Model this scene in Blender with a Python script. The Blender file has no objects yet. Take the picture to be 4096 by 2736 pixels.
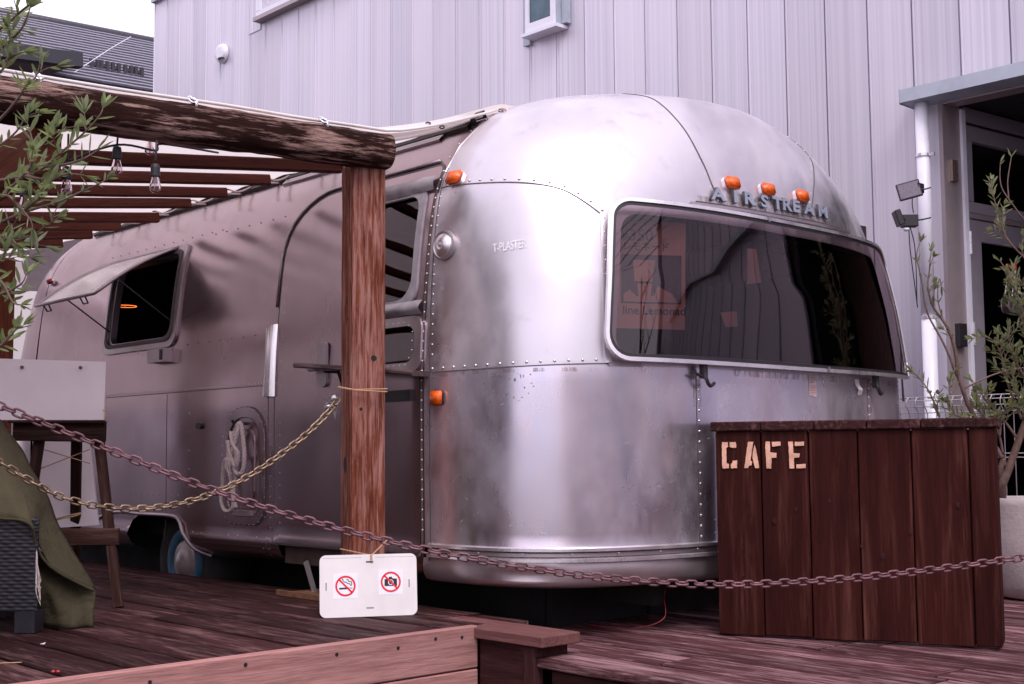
import bpy, bmesh, math, random
import numpy as np
from mathutils import Matrix, Vector, noise
from mathutils.geometry import delaunay_2d_cdt

R_ = math.radians
SC = bpy.context.scene
COL = SC.collection
random.seed(7)

# ------------------------------------------------------------------ camera
cam_data = bpy.data.cameras.new('camera')
cam_data.sensor_width = 36.0
cam_data.lens = 36.0 * 5099.0 / 4096.0
cam_data.clip_start = 0.05
cam_data.clip_end = 500.0
cam = bpy.data.objects.new('camera', cam_data)
COL.objects.link(cam)
cam.matrix_world = Matrix(((0.6810, 0.0679, 0.7291, 0.0),
                           (0.7322, -0.0537, -0.6789, 0.0),
                           (-0.0070, 0.9962, -0.0863, 0.64),
                           (0, 0, 0, 1)))
SC.camera = cam

# ------------------------------------------------------------------ sky
world = bpy.data.worlds.new('World')
SC.world = world
world.use_nodes = True
wn = world.node_tree
wn.nodes.clear()
w_out = wn.nodes.new('ShaderNodeOutputWorld')
w_bg = wn.nodes.new('ShaderNodeBackground')
w_sky = wn.nodes.new('ShaderNodeTexSky')
w_sky.sky_type = 'NISHITA'
w_sky.sun_disc = False
SUN_EL, SUN_AZ = 52.0, 118.0          # degrees; azimuth measured from +Y towards +X
w_sky.sun_elevation = R_(SUN_EL)
w_sky.sun_rotation = R_(SUN_AZ)
w_mix = wn.nodes.new('ShaderNodeMix')
w_mix.data_type = 'RGBA'
w_mix.inputs[0].default_value = 0.9      # thin even cloud over the blue
w_mix.inputs[7].default_value = (9.5, 8.6, 10.0, 1)
wn.links.new(w_sky.outputs[0], w_mix.inputs[6])
wn.links.new(w_mix.outputs[2], w_bg.inputs[0])
w_bg.inputs[1].default_value = 0.10
wn.links.new(w_bg.outputs[0], w_out.inputs[0])

# ------------------------------------------------------------------ sun behind thin cloud
sun_data = bpy.data.lights.new('sun', 'SUN')
sun_data.energy = 1.3
sun_data.angle = R_(22.0)
sun_data.color = (1.0, 0.93, 0.91)
sun = bpy.data.objects.new('sun', sun_data)
COL.objects.link(sun)
_sd = Vector((math.sin(R_(SUN_AZ)) * math.cos(R_(SUN_EL)), math.cos(R_(SUN_AZ)) * math.cos(R_(SUN_EL)), math.sin(R_(SUN_EL))))
sun.rotation_euler = _sd.to_track_quat('Z', 'Y').to_euler()

# ------------------------------------------------------------------ picture settings
SC.render.engine = 'CYCLES'
SC.view_settings.view_transform = 'Standard'
SC.view_settings.look = 'None'
SC.view_settings.exposure = 0.76
SC.view_settings.gamma = 1.0
SC.view_settings.use_curve_mapping = False
SC.cycles.use_denoising = True
SC.cycles.max_bounces = 8
SC.cycles.transparent_max_bounces = 12
SC.cycles.sample_clamp_indirect = 6.0

# ================================================================== helpers
I4 = Matrix.Identity(4)
WM = {}                                # world matrix of every object built


def place(o, parent=None, M=None):
    M = M or I4
    WM[o.name] = M.copy()
    if parent is not None:
        o.parent = parent
        o.matrix_basis = WM[parent.name].inverted() @ M
    else:
        o.matrix_basis = M
    return o


def tag(o, label=None, cat=None, group=None, kind=None):
    if label: o['label'] = label
    if cat: o['category'] = cat
    if group: o['group'] = group
    if kind: o['kind'] = kind
    return o


def thing(name, loc, label, cat, group=None):
    o = bpy.data.objects.new(name, None)
    o.empty_display_size = 0.1
    COL.objects.link(o)
    place(o, None, Matrix.Translation(loc))
    return tag(o, label, cat, group)


def mesh_of(name, verts, faces, smooth=False):
    me = bpy.data.meshes.new(name)
    me.from_pydata([tuple(v) for v in verts], [], faces)
    if smooth:
        me.polygons.foreach_set('use_smooth', [True] * len(me.polygons))
    me.update()
    return me


def link(name, me, mat, parent=None, M=None, kind=None):
    o = bpy.data.objects.new(name, me)
    COL.objects.link(o)
    if mat is not None and len(me.materials) == 0:
        me.materials.append(mat)
    place(o, parent, M)
    if kind: o['kind'] = kind
    return o


class MB:
    """collects faces for one mesh"""
    def __init__(s): s.v, s.f = [], []

    def add(s, verts, faces):
        b = len(s.v)
        s.v += [tuple(v) for v in verts]
        s.f += [tuple(i + b for i in f) for f in faces]
        return s

    def box(s, c, size, M=None):
        x, y, z = (k / 2 for k in size)
        vs = [Vector((sx * x, sy * y, sz * z)) for sx in (-1, 1) for sy in (-1, 1) for sz in (-1, 1)]
        M3 = M or Matrix.Identity(3)
        c = Vector(c)
        return s.add([c + M3 @ v for v in vs], [(0, 1, 3, 2), (4, 6, 7, 5), (0, 4, 5, 1), (2, 3, 7, 6), (0, 2, 6, 4), (1, 5, 7, 3)])

    def tube(s, pts, r, seg=8, closed=False, caps=True):
        pts = [Vector(p) for p in pts]
        n = len(pts)
        rs = r if isinstance(r, (list, tuple)) else [r] * n
        prev = None
        rings = []
        for i in range(n):
            if closed:
                t = pts[(i + 1) % n] - pts[i - 1]
            else:
                t = pts[min(i + 1, n - 1)] - pts[max(i - 1, 0)]
            t.normalize()
            if prev is None:
                a = Vector((0, 0, 1)) if abs(t.z) < .9 else Vector((1, 0, 0))
                u = t.cross(a).normalized()
            else:
                u = (prev - t * prev.dot(t))
                u = u.normalized() if u.length > 1e-6 else t.orthogonal().normalized()
            prev = u
            w = t.cross(u)
            rings.append([pts[i] + (u * math.cos(2 * math.pi * k / seg) + w * math.sin(2 * math.pi * k / seg)) * rs[i] for k in range(seg)])
        vs = [p for rg in rings for p in rg]
        fs = []
        m = n if closed else n - 1
        for i in range(m):
            j = (i + 1) % n
            for k in range(seg):
                k2 = (k + 1) % seg
                fs.append((i * seg + k, i * seg + k2, j * seg + k2, j * seg + k))
        if caps and not closed:
            fs.append(tuple(range(seg))[::-1])
            fs.append(tuple((n - 1) * seg + k for k in range(seg)))
        return s.add(vs, fs)

    def lathe(s, prof, M=None, seg=24, cap=True):
        """profile [(r,z)...] turned about local z"""
        M = M or I4
        vs, fs = [], []
        for r, z in prof:
            for k in range(seg):
                a = 2 * math.pi * k / seg
                vs.append(M @ Vector((r * math.cos(a), r * math.sin(a), z)))
        for i in range(len(prof) - 1):
            for k in range(seg):
                k2 = (k + 1) % seg
                fs.append((i * seg + k, i * seg + k2, (i + 1) * seg + k2, (i + 1) * seg + k))
        if cap:
            fs.append(tuple(range(seg))[::-1])
            fs.append(tuple((len(prof) - 1) * seg + k for k in range(seg)))
        return s.add(vs, fs)

    def prism(s, poly, d0, d1, M=None):
        """flat polygon in local xy extruded from z=d0 to z=d1"""
        M = M or I4
        n = len(poly)
        vs = [M @ Vector((x, y, d0)) for x, y in poly] + [M @ Vector((x, y, d1)) for x, y in poly]
        fs = [tuple(range(n))[::-1], tuple(range(n, 2 * n))]
        fs += [(i, (i + 1) % n, n + (i + 1) % n, n + i) for i in range(n)]
        return s.add(vs, fs)

    def grid(s, rows, flip=False):
        nr, nc = len(rows), len(rows[0])
        fs = []
        for i in range(nr - 1):
            for j in range(nc - 1):
                q = (i * nc + j, i * nc + j + 1, (i + 1) * nc + j + 1, (i + 1) * nc + j)
                fs.append(q[::-1] if flip else q)
        return s.add([p for r in rows for p in r], fs)

    def build(s, name, mat, parent=None, M=None, smooth=False, kind=None, local=False):
        """verts are world coordinates unless local=True"""
        me = mesh_of(name, s.v, s.f, smooth)
        return link(name, me, mat, parent, M if local else I4, kind)


def bx(name, lo, hi, mat, parent, M=None):
    mb = MB()
    mb.box([(a + c) / 2 for a, c in zip(lo, hi)], [c - a for a, c in zip(lo, hi)])
    return mb.build(name, mat, parent)


def frame(p0, p1, up=(0, 0, 1)):
    """matrix at the middle of p0-p1: x along, z towards up; plus the length"""
    p0, p1, up = Vector(p0), Vector(p1), Vector(up)
    x = (p1 - p0).normalized()
    y = up.cross(x).normalized()
    z = x.cross(y)
    M = Matrix.Identity(4)
    for i, a in enumerate((x, y, z)):
        M[0][i], M[1][i], M[2][i] = a
    c = (p0 + p1) / 2
    M[0][3], M[1][3], M[2][3] = c
    return M, (p1 - p0).length


def axes(o, x, y):
    """matrix with origin o, local x and y as given (z = x cross y)"""
    x, y = Vector(x).normalized(), Vector(y).normalized()
    z = x.cross(y).normalized()
    y = z.cross(x)
    M = Matrix.Identity(4)
    for i, a in enumerate((x, y, z)):
        M[0][i], M[1][i], M[2][i] = a
    M[0][3], M[1][3], M[2][3] = o
    return M


_boxes = {}


def chbox(lx, ly, lz, c=.003):
    """chamfered board centred on the origin, mesh shared between equal boards"""
    key = (round(lx, 3), round(ly, 3), round(lz, 3), c)
    if key not in _boxes:
        bm = bmesh.new()
        bmesh.ops.create_cube(bm, size=1.0)
        bmesh.ops.scale(bm, vec=(lx, ly, lz), verts=bm.verts)
        bmesh.ops.bevel(bm, geom=list(bm.edges), offset=c, segments=1, affect='EDGES')
        me = bpy.data.meshes.new('board')
        bm.to_mesh(me)
        bm.free()
        _boxes[key] = me
    return _boxes[key]


def board(name, p0, p1, w, t, mat, parent=None, up=(0, 0, 1), c=.003, kind=None):
    """board from p0 to p1 (centre line), width w across, thickness t along up"""
    M, L = frame(p0, p1, up)
    me = chbox(L, w, t, c)
    if len(me.materials) and me.materials[0] != mat:
        me = me.copy()
        me.materials.clear()
    return link(name, me, mat, parent, M, kind)


def rough_board(name, p0, p1, w, t, mat, parent, up=(0, 0, 1), seed=0, amp=.003, c=.006):
    """weathered board: long edges wander a little, corners rounded over"""
    M, L = frame(p0, p1, up)
    n = max(6, int(L / .07))
    rows = []
    for i in range(n + 1):
        x = -L / 2 + L * i / n
        ring = []
        hw, ht = w / 2, t / 2
        for (yy, zz) in ((-hw + c, -ht), (hw - c, -ht), (hw, -ht + c), (hw, ht - c), (hw - c, ht), (-hw + c, ht), (-hw, ht - c), (-hw, -ht + c)):
            dv = noise.noise_vector(Vector((x * 5 + seed * 13.7, yy * 9, zz * 9 + seed * 3.1))) * amp
            ring.append((x, yy + dv.y, zz + dv.z * .6))
        rows.append(ring + [ring[0]])
    mb = MB()
    mb.grid(rows)
    mb.f.append(tuple(range(8))[::-1])
    b = n * 9
    mb.f.append(tuple(b + k for k in range(8)))
    return mb.build(name, mat, parent, M, local=True)


def text_mesh(s, size, depth=0.0, bold=0.0):
    cu = bpy.data.curves.new('lettering', 'FONT')
    cu.body = s
    cu.size = size
    cu.extrude = depth / 2
    cu.offset = bold
    cu.resolution_u = 3
    cu.align_x = 'LEFT'
    o = bpy.data.objects.new('lettering', cu)
    COL.objects.link(o)
    dg = bpy.context.evaluated_depsgraph_get()
    me = bpy.data.meshes.new_from_object(o.evaluated_get(dg))
    bpy.data.objects.remove(o)
    bpy.data.curves.remove(cu)
    me.name = 'lettering'
    me.materials.clear()
    return me


def rrect(x0, x1, y0, y1, r, n=6):
    """rounded rectangle outline; r one radius or four (bl, br, tr, tl)"""
    rs = r if isinstance(r, (list, tuple)) else [r] * 4
    out = []
    for (cx, cy, a0, q) in ((x0 + rs[0], y0 + rs[0], 180, rs[0]), (x1 - rs[1], y0 + rs[1], 270, rs[1]), (x1 - rs[2], y1 - rs[2], 0, rs[2]), (x0 + rs[3], y1 - rs[3], 90, rs[3])):
        for k in range(n + 1):
            a = R_(a0 + 90 * k / n)
            out.append((cx + q * math.cos(a), cy + q * math.sin(a)))
    return out


def resample(poly, n, closed=True):
    P = [Vector(p) for p in poly]
    if closed: P = P + [P[0]]
    d = [0]
    for a, b in zip(P, P[1:]): d.append(d[-1] + (b - a).length)
    out = []
    m = n if closed else n - 1
    j = 0
    for i in range(n):
        s = d[-1] * i / m
        while j < len(P) - 2 and d[j + 1] < s: j += 1
        u = (s - d[j]) / max(d[j + 1] - d[j], 1e-9)
        out.append(P[j].lerp(P[j + 1], min(max(u, 0), 1)))
    return out


def spline(pts, n=8):
    """Catmull-Rom through the points"""
    P = [Vector(p) for p in pts]
    out = []
    for i in range(len(P) - 1):
        p0, p1, p2, p3 = P[max(i - 1, 0)], P[i], P[i + 1], P[min(i + 2, len(P) - 1)]
        for k in range(n):
            t = k / n
            out.append(.5 * ((2 * p1) + (p2 - p0) * t + (2 * p0 - 5 * p1 + 4 * p2 - p3) * t * t + (3 * p1 - p0 - 3 * p2 + p3) * t ** 3))
    out.append(P[-1])
    return out


def inside(pt, poly):
    x, y = pt
    c = False
    n = len(poly)
    j = n - 1
    for i in range(n):
        xi, yi = poly[i][0], poly[i][1]
        xj, yj = poly[j][0], poly[j][1]
        if (yi > y) != (yj > y) and x < (xj - xi) * (y - yi) / (yj - yi) + xi:
            c = not c
        j = i
    return c


# ------------------------------------------------------------------ materials
def nmat(name):
    m = bpy.data.materials.new(name)
    m.use_nodes = True
    nt = m.node_tree
    return m, nt, nt.nodes['Principled BSDF'], nt.nodes['Material Output']


def nd(nt, typ, ins=None, **props):
    n = nt.nodes.new(typ)
    for k, v in props.items(): setattr(n, k, v)
    for k, v in (ins or {}).items():
        if isinstance(v, bpy.types.NodeSocket): nt.links.new(v, n.inputs[k])
        else: n.inputs[k].default_value = v
    return n


def c4(c): return (c[0], c[1], c[2], 1.0)


def ramp(nt, fac, stops, interp='LINEAR'):
    n = nt.nodes.new('ShaderNodeValToRGB')
    n.color_ramp.interpolation = interp
    el = n.color_ramp.elements
    while len(el) > 1: el.remove(el[-1])
    el[0].position, el[0].color = stops[0][0], c4(stops[0][1])
    for p, c in stops[1:]:
        e = el.new(p)
        e.color = c4(c)
    nt.links.new(fac, n.inputs[0])
    return n.outputs[0]


def mixc(nt, fac, a, b, blend='MIX'):
    n = nt.nodes.new('ShaderNodeMix')
    n.data_type = 'RGBA'
    n.blend_type = blend
    for i, v in ((0, fac), (6, a), (7, b)):
        if isinstance(v, bpy.types.NodeSocket): nt.links.new(v, n.inputs[i])
        else: n.inputs[i].default_value = c4(v) if i > 0 else v
    return n.outputs[2]


def math_(nt, op, a, b=0.0, clamp=False):
    n = nt.nodes.new('ShaderNodeMath')
    n.operation = op
    n.use_clamp = clamp
    for i, v in ((0, a), (1, b)):
        if isinstance(v, bpy.types.NodeSocket): nt.links.new(v, n.inputs[i])
        else: n.inputs[i].default_value = v
    return n.outputs[0]


def objvec(nt, scale=(1, 1, 1), rand=True):
    tc = nd(nt, 'ShaderNodeTexCoord')
    v = tc.outputs['Object']
    if rand:
        oi = nd(nt, 'ShaderNodeObjectInfo')
        off = math_(nt, 'MULTIPLY', oi.outputs['Random'], 37.0)
        v = nd(nt, 'ShaderNodeVectorMath', {0: v, 1: off}, operation='ADD').outputs[0]
    return nd(nt, 'ShaderNodeMapping', {'Vector': v, 'Scale': scale}).outputs[0]


def noise_(nt, vec, scale=1.0, detail=4.0, rough=.6, dist=0.0):
    return nd(nt, 'ShaderNodeTexNoise', {'Vector': vec, 'Scale': scale, 'Detail': detail, 'Roughness': rough, 'Distortion': dist}).outputs['Fac']


def flat(name, col, rough=.5, metal=0.0, var=.12, vscale=14.0, bump=0.0, bscale=60.0, spec=.5):
    """plain coloured material with a little mottling"""
    m, nt, b, out = nmat(name)
    v = objvec(nt)
    f = noise_(nt, v, vscale, 5)
    lo = tuple(max(k * (1 - var), 0) for k in col)
    hi = tuple(min(k * (1 + var), 1) for k in col)
    nt.links.new(ramp(nt, f, [(.3, lo), (.7, hi)]), b.inputs['Base Color'])
    r = nd(nt, 'ShaderNodeMapRange', {'Value': f, 'From Min': .3, 'From Max': .7, 'To Min': max(rough - .08, .02), 'To Max': min(rough + .08, 1)})
    nt.links.new(r.outputs[0], b.inputs['Roughness'])
    b.inputs['Metallic'].default_value = metal
    b.inputs['Specular IOR Level'].default_value = spec
    if bump:
        bn = noise_(nt, v, bscale, 4)
        bp = nd(nt, 'ShaderNodeBump', {'Height': bn, 'Strength': bump, 'Distance': .004})
        nt.links.new(bp.outputs[0], b.inputs['Normal'])
    return m


def wood(name, dark, mid, light, wear=.5, wear_amt=.6, rough=.7, grain=1.0, bump=.5, wcol=None, var=.25, ws=(2.2, 11, 11), cluster=0.0):
    """timber with the grain along local x; pale worn streaks where wear is high"""
    m, nt, b, out = nmat(name)
    g = noise_(nt, objvec(nt, (3.4 * grain, 46 * grain, 46 * grain)), 1.0, 8, .66, .6)
    g2 = noise_(nt, objvec(nt, (16 * grain, 260 * grain, 260 * grain)), 1.0, 4, .6)
    big = noise_(nt, objvec(nt, (1.1, 5, 5)), 1.0, 4, .6)
    col = ramp(nt, g, [(.3, dark), (.52, mid), (.75, tuple((a + c) / 2 for a, c in zip(mid, light)))])
    col = mixc(nt, .35, col, ramp(nt, g2, [(.35, tuple(k * .55 for k in mid)), (.65, tuple(min(1, k * 1.35) for k in mid))]))
    # wear: broad patches broken up by the grain
    wn_ = noise_(nt, objvec(nt, ws), 1.0, 8, .72)
    wmask = math_(nt, 'ADD', math_(nt, 'MULTIPLY', wn_, .75), math_(nt, 'MULTIPLY', g, .35))
    if cluster:
        cl_ = noise_(nt, objvec(nt, (1.6, 9, 9)), 1.0, 3, .5)
        wmask = math_(nt, 'ADD', wmask, math_(nt, 'MULTIPLY', math_(nt, 'SUBTRACT', cl_, .5), cluster))
    lo = 1.0 - wear * .72
    wm = nd(nt, 'ShaderNodeMapRange', {'Value': wmask, 'From Min': lo - .06, 'From Max': lo + .07, 'To Min': 0.0, 'To Max': wear_amt})
    wm.clamp = True
    col = mixc(nt, wm.outputs[0], col, wcol or light)
    oi = nd(nt, 'ShaderNodeObjectInfo')
    k = nd(nt, 'ShaderNodeMapRange', {'Value': oi.outputs['Random'], 'To Min': 1 - var, 'To Max': 1 + var}).outputs[0]
    k2 = nd(nt, 'ShaderNodeMapRange', {'Value': big, 'From Min': .3, 'From Max': .7, 'To Min': .78, 'To Max': 1.18}).outputs[0]
    kk = math_(nt, 'MULTIPLY', k, k2)
    vm = nd(nt, 'ShaderNodeVectorMath', {0: col, 'Scale': kk}, operation='SCALE')
    nt.links.new(vm.outputs[0], b.inputs['Base Color'])
    b.inputs['Roughness'].default_value = rough
    b.inputs['Specular IOR Level'].default_value = .07
    h = math_(nt, 'ADD', math_(nt, 'MULTIPLY', g, .8), math_(nt, 'MULTIPLY', g2, .3))
    bp = nd(nt, 'ShaderNodeBump', {'Height': h, 'Strength': bump, 'Distance': .006})
    nt.links.new(bp.outputs[0], b.inputs['Normal'])
    return m


def metal_mat(name, col, r0=.25, r1=.45, haze=.2, hcol=(.6, .57, .62), wav=.05, streak=(1, 1, 1), fine=.25, grime=None, gscale=(3, 3, 3), glo=.6, col2=None):
    """aged aluminium: clean metal under a thin uneven chalky oxide"""
    m, nt, b, out = nmat(name)
    v = objvec(nt, rand=False)
    st = noise_(nt, objvec(nt, streak, False), 1.0, 3, .5)
    blo = noise_(nt, v, 2.3, 2, .5)
    brush = noise_(nt, objvec(nt, (46, 46, .8), False), 1.0, 3, .6)
    rr = math_(nt, 'ADD', math_(nt, 'MULTIPLY', blo, .9), math_(nt, 'MULTIPLY', brush, .1))
    r = nd(nt, 'ShaderNodeMapRange', {'Value': rr, 'From Min': .32, 'From Max': .68, 'To Min': r0, 'To Max': r1})
    colr = ramp(nt, st, [(.3, tuple(k * .86 for k in col)), (.7, tuple(min(1, k * 1.06) for k in col))])
    if col2:
        hue = noise_(nt, objvec(nt, (3.5, 3.5, 1.1), False), 1.0, 5, .62)
        colr = mixc(nt, nd(nt, 'ShaderNodeMapRange', {'Value': hue, 'From Min': .38, 'From Max': .62, 'To Min': 0, 'To Max': .8}).outputs[0], colr, col2)
    if grime:
        gm = noise_(nt, objvec(nt, gscale, False), 1.0, 4, .6)
        gf = nd(nt, 'ShaderNodeMapRange', {'Value': gm, 'From Min': glo, 'From Max': glo + .16, 'To Min': 0, 'To Max': .7})
        gf.clamp = True
        colr = mixc(nt, gf.outputs[0], colr, grime)
    nt.links.new(colr, b.inputs['Base Color'])
    b.inputs['Metallic'].default_value = 1.0
    nt.links.new(r.outputs[0], b.inputs['Roughness'])
    bn = noise_(nt, v, 2.6, 1, .3)
    bp = nd(nt, 'ShaderNodeBump', {'Height': bn, 'Strength': wav, 'Distance': .12})
    nt.links.new(bp.outputs[0], b.inputs['Normal'])
    df = nd(nt, 'ShaderNodeBsdfDiffuse', {'Color': c4(hcol), 'Normal': bp.outputs[0]})
    cld = noise_(nt, objvec(nt, (5.5, 5.5, 3.2), False), 1.0, 7, .66)
    hz = nd(nt, 'ShaderNodeMapRange', {'Value': cld, 'From Min': .36, 'From Max': .66, 'To Min': haze * .25, 'To Max': haze * 2.1})
    mx = nd(nt, 'ShaderNodeMixShader', {0: hz.outputs[0], 1: b.outputs[0], 2: df.outputs[0]})
    nt.links.new(mx.outputs[0], out.inputs[0])
    return m


def glass_mat(name, tint, refl_rough=.03, base=.05):
    """tinted sheet: transmits the tint, reflects by Fresnel"""
    m, nt, b, out = nmat(name)
    nt.nodes.remove(b)
    tr = nd(nt, 'ShaderNodeBsdfTransparent', {'Color': c4(tint)})
    gl = nd(nt, 'ShaderNodeBsdfGlossy', {'Color': (1, .88, .92, 1), 'Roughness': refl_rough})
    v = objvec(nt, rand=False)
    bp = nd(nt, 'ShaderNodeBump', {'Height': noise_(nt, v, 2.0, 1, .4), 'Strength': .05, 'Distance': .1})
    nt.links.new(bp.outputs[0], gl.inputs['Normal'])
    fr = nd(nt, 'ShaderNodeFresnel', {'IOR': 1.5, 'Normal': bp.outputs[0]})
    f = math_(nt, 'ADD', fr.outputs[0], base - .04, True)
    mx = nd(nt, 'ShaderNodeMixShader', {0: f, 1: tr.outputs[0], 2: gl.outputs[0]})
    nt.links.new(mx.outputs[0], out.inputs[0])
    return m


def cloth_mat(name, col, trans=.35, tcol=None, var=.1, stain=None, rough=.9, weave=400.0, crease=0.0):
    m, nt, b, out = nmat(name)
    v = objvec(nt, rand=False)
    f = noise_(nt, v, 2.5, 6, .65)
    cc = ramp(nt, f, [(.3, tuple(k * (1 - var) for k in col)), (.7, tuple(min(1, k * (1 + var)) for k in col))])
    if stain:
        s = noise_(nt, v, 4.0, 8, .7)
        sf = nd(nt, 'ShaderNodeMapRange', {'Value': s, 'From Min': .56, 'From Max': .74, 'To Min': 0, 'To Max': .55})
        sf.clamp = True
        cc = mixc(nt, sf.outputs[0], cc, stain)
    nt.links.new(cc, b.inputs['Base Color'])
    b.inputs['Roughness'].default_value = rough
    b.inputs['Specular IOR Level'].default_value = .15
    bp = nd(nt, 'ShaderNodeBump', {'Height': noise_(nt, v, weave, 2), 'Strength': .25, 'Distance': .001})
    if crease:
        bc = nd(nt, 'ShaderNodeBump', {'Height': noise_(nt, v, 11.0, 5, .55, 1.2), 'Strength': crease, 'Distance': .03, 'Normal': bp.outputs[0]})
        bp = bc
    nt.links.new(bp.outputs[0], b.inputs['Normal'])
    if trans > 0:
        tl = nd(nt, 'ShaderNodeBsdfTranslucent', {'Color': c4(tcol or col)})
        mx = nd(nt, 'ShaderNodeMixShader', {0: trans, 1: b.outputs[0], 2: tl.outputs[0]})
        nt.links.new(mx.outputs[0], out.inputs[0])
    return m


def leaf_mat(name, c0, c1, back):
    m, nt, b, out = nmat(name)
    tc = nd(nt, 'ShaderNodeTexCoord')
    f = noise_(nt, tc.outputs['Object'], 38.0, 2, .6)
    cc = ramp(nt, f, [(.3, c0), (.7, c1)])
    geo = nd(nt, 'ShaderNodeNewGeometry')
    cc = mixc(nt, geo.outputs['Backfacing'], cc, back)
    nt.links.new(cc, b.inputs['Base Color'])
    b.inputs['Roughness'].default_value = .48
    tl = nd(nt, 'ShaderNodeBsdfTranslucent', {'Color': c4(tuple(min(1, k * 1.6) for k in c1))})
    mx = nd(nt, 'ShaderNodeMixShader', {0: .28, 1: b.outputs[0], 2: tl.outputs[0]})
    nt.links.new(mx.outputs[0], out.inputs[0])
    return m


MT = {}
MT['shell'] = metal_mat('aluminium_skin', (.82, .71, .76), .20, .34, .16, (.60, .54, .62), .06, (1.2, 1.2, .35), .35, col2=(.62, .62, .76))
MT['shell_shaded'] = metal_mat('aluminium_shaded', (.46, .36, .385), .18, .29, .04, (.25, .19, .21), .08, (1.0, 1.0, .5), .35, (.30, .22, .2), (2.2, 2.2, 1.2), .66)  # darker, warmer copy of the skin; awning shade is put into its colour
MT['cap'] = metal_mat('aluminium_cap', (.63, .595, .645), .26, .42, .2, (.70, .66, .72), .05, (2, 2, 2), .4, (.44, .39, .40), (7, 7, 7), .585)
MT['skirt'] = metal_mat('aluminium_skirt', (.62, .55, .58), .32, .5, .15, (.4, .34, .36), .25, (2, 2, 2), .4, (.22, .16, .14), (4, 4, 6), .58)
MT['trim'] = metal_mat('aluminium_trim', (.88, .84, .87), .2, .36, .15, (.7, .66, .7), .02, (6, 6, 6), .2)
MT['trim_dull'] = metal_mat('aluminium_trim_dull', (.5, .44, .46), .35, .5, .15, (.3, .26, .28), .02, (6, 6, 6), .2)
MT['seam'] = flat('seam_grime', (.09, .07, .075), .7)
MT['rivet'] = metal_mat('rivet_metal', (.8, .76, .8), .25, .4, .15)
MT['rivet_dull'] = metal_mat('rivet_dull', (.55, .48, .5), .3, .45, .15)
MT['interior'] = flat('interior_lining', (.022, .014, .013), .8)
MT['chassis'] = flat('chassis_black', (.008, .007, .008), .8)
MT['rust'] = flat('rusty_steel', (.16, .07, .035), .75, 0, .55, 26, .4)
MT['smoke_glass'] = glass_mat('smoked_guard', (.46, .37, .39), .025, .055)
MT['window_glass'] = glass_mat('window_glass', (.35, .31, .33), .02, .06)
mS, ntS, bS, oS = nmat('rust_stain')
fS = noise_(ntS, objvec(ntS, (60, 60, 14)), 1.0, 5, .65)
kS = nd(ntS, 'ShaderNodeMapRange', {'Value': fS, 'From Min': .42, 'From Max': .7, 'To Min': 0.0, 'To Max': .55})
bS.inputs['Base Color'].default_value = (.20, .11, .08, 1)
bS.inputs['Roughness'].default_value = .8
trS = nd(ntS, 'ShaderNodeBsdfTransparent')
mxS = nd(ntS, 'ShaderNodeMixShader', {0: kS.outputs[0], 1: trS.outputs[0], 2: bS.outputs[0]})
ntS.links.new(mxS.outputs[0], oS.inputs[0])
MT['stain'] = mS
MT['amber'] = flat('amber_lens', (.82, .12, .008), .25, 0, .25, 60, .5, 90)
MT['red_lens'] = flat('red_lens', (.30, .012, .02), .25, 0, .2, 60)
MT['chrome'] = metal_mat('chrome', (.85, .85, .92), .12, .25, .05)
MT['black'] = flat('black_plastic', (.018, .016, .02), .5)
MT['dark_steel'] = flat('dark_steel', (.05, .045, .05), .5, .6)
MT['tape'] = flat('grey_tape', (.30, .27, .30), .45, 0, .2, 20, .5, 30)
MT['badge'] = flat('badge_black', (.02, .02, .025), .4)
MT['tyre'] = flat('tyre_rubber', (.014, .014, .016), .85)
MT['blue_wheel'] = flat('wheel_blue', (.03, .10, .17), .6, 0, .3)
MT['hub'] = flat('hub_cap', (.45, .40, .40), .45, .6, .3)
MT['sticker'] = flat('paper_sticker', (.62, .55, .55), .7)
MT['pink_print'] = flat('faded_print', (.40, .16, .18), .7)
MT['white_ink'] = flat('white_ink', (.8, .76, .8), .7)
MT['scuff'] = flat('brown_residue', (.22, .15, .14), .8)

MT['deck'] = wood('deck_boards', (.022, .0080, .0085), (.040, .0150, .0160), (.24, .13, .13), .51, .5, .62, 1.0, .7, None, .3, (6, 60, 60), .5)
MT['deck_low'] = wood('deck_boards_worn', (.040, .014, .016), (.085, .033, .037), (.44, .26, .28), .555, .6, .6, 1.0, .7, None, .3, (5, 55, 55), .5)
MT['fascia'] = wood('new_pine', (.22, .095, .088), (.41, .205, .19), (.55, .33, .31), .35, .5, .65, .8, .6, None, .08)
MT['step_wood'] = wood('step_timber', (.085, .035, .034), (.17, .075, .072), (.36, .21, .2), .45, .5, .6, 1.0, .4, None, .1)
MT['riser'] = wood('riser_timber', (.02, .008, .009), (.05, .019, .02), (.12, .055, .055), .35, .4, .7)
MT['box'] = wood('stained_board', (.021, .0048, .0039), (.036, .0080, .0064), (.19, .075, .06), .45, .42, .6, .5, .3, None, .15, (1.4, 26, 26))
MT['box_top'] = wood('stained_top', (.012, .005, .005), (.035, .013, .013), (.2, .1, .1), .5, .5, .65, 1.2, .6, None, .3)
MT['post'] = wood('old_post', (.030, .008, .005), (.170, .046, .026), (.46, .25, .22), .60, .5, .75, 1.5, 1.0, None, .1, (5.0, 70, 70), .3)
MT['beam'] = wood('flaking_beam', (.008, .0035, .003), (.028, .010, .008), (.12, .06, .045), .545, .9, .75, 1.3, 1.0, (.46, .29, .25), .05, (6.5, 60, 60), .7)
MT['rafter'] = wood('rafter_timber', (.05, .016, .011), (.10, .032, .024), (.2, .08, .06), .3, .4, .65)
MT['purlin'] = wood('purlin_timber', (.05, .013, .008), (.17, .05, .03), (.34, .14, .09), .45, .4, .6)
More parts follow.
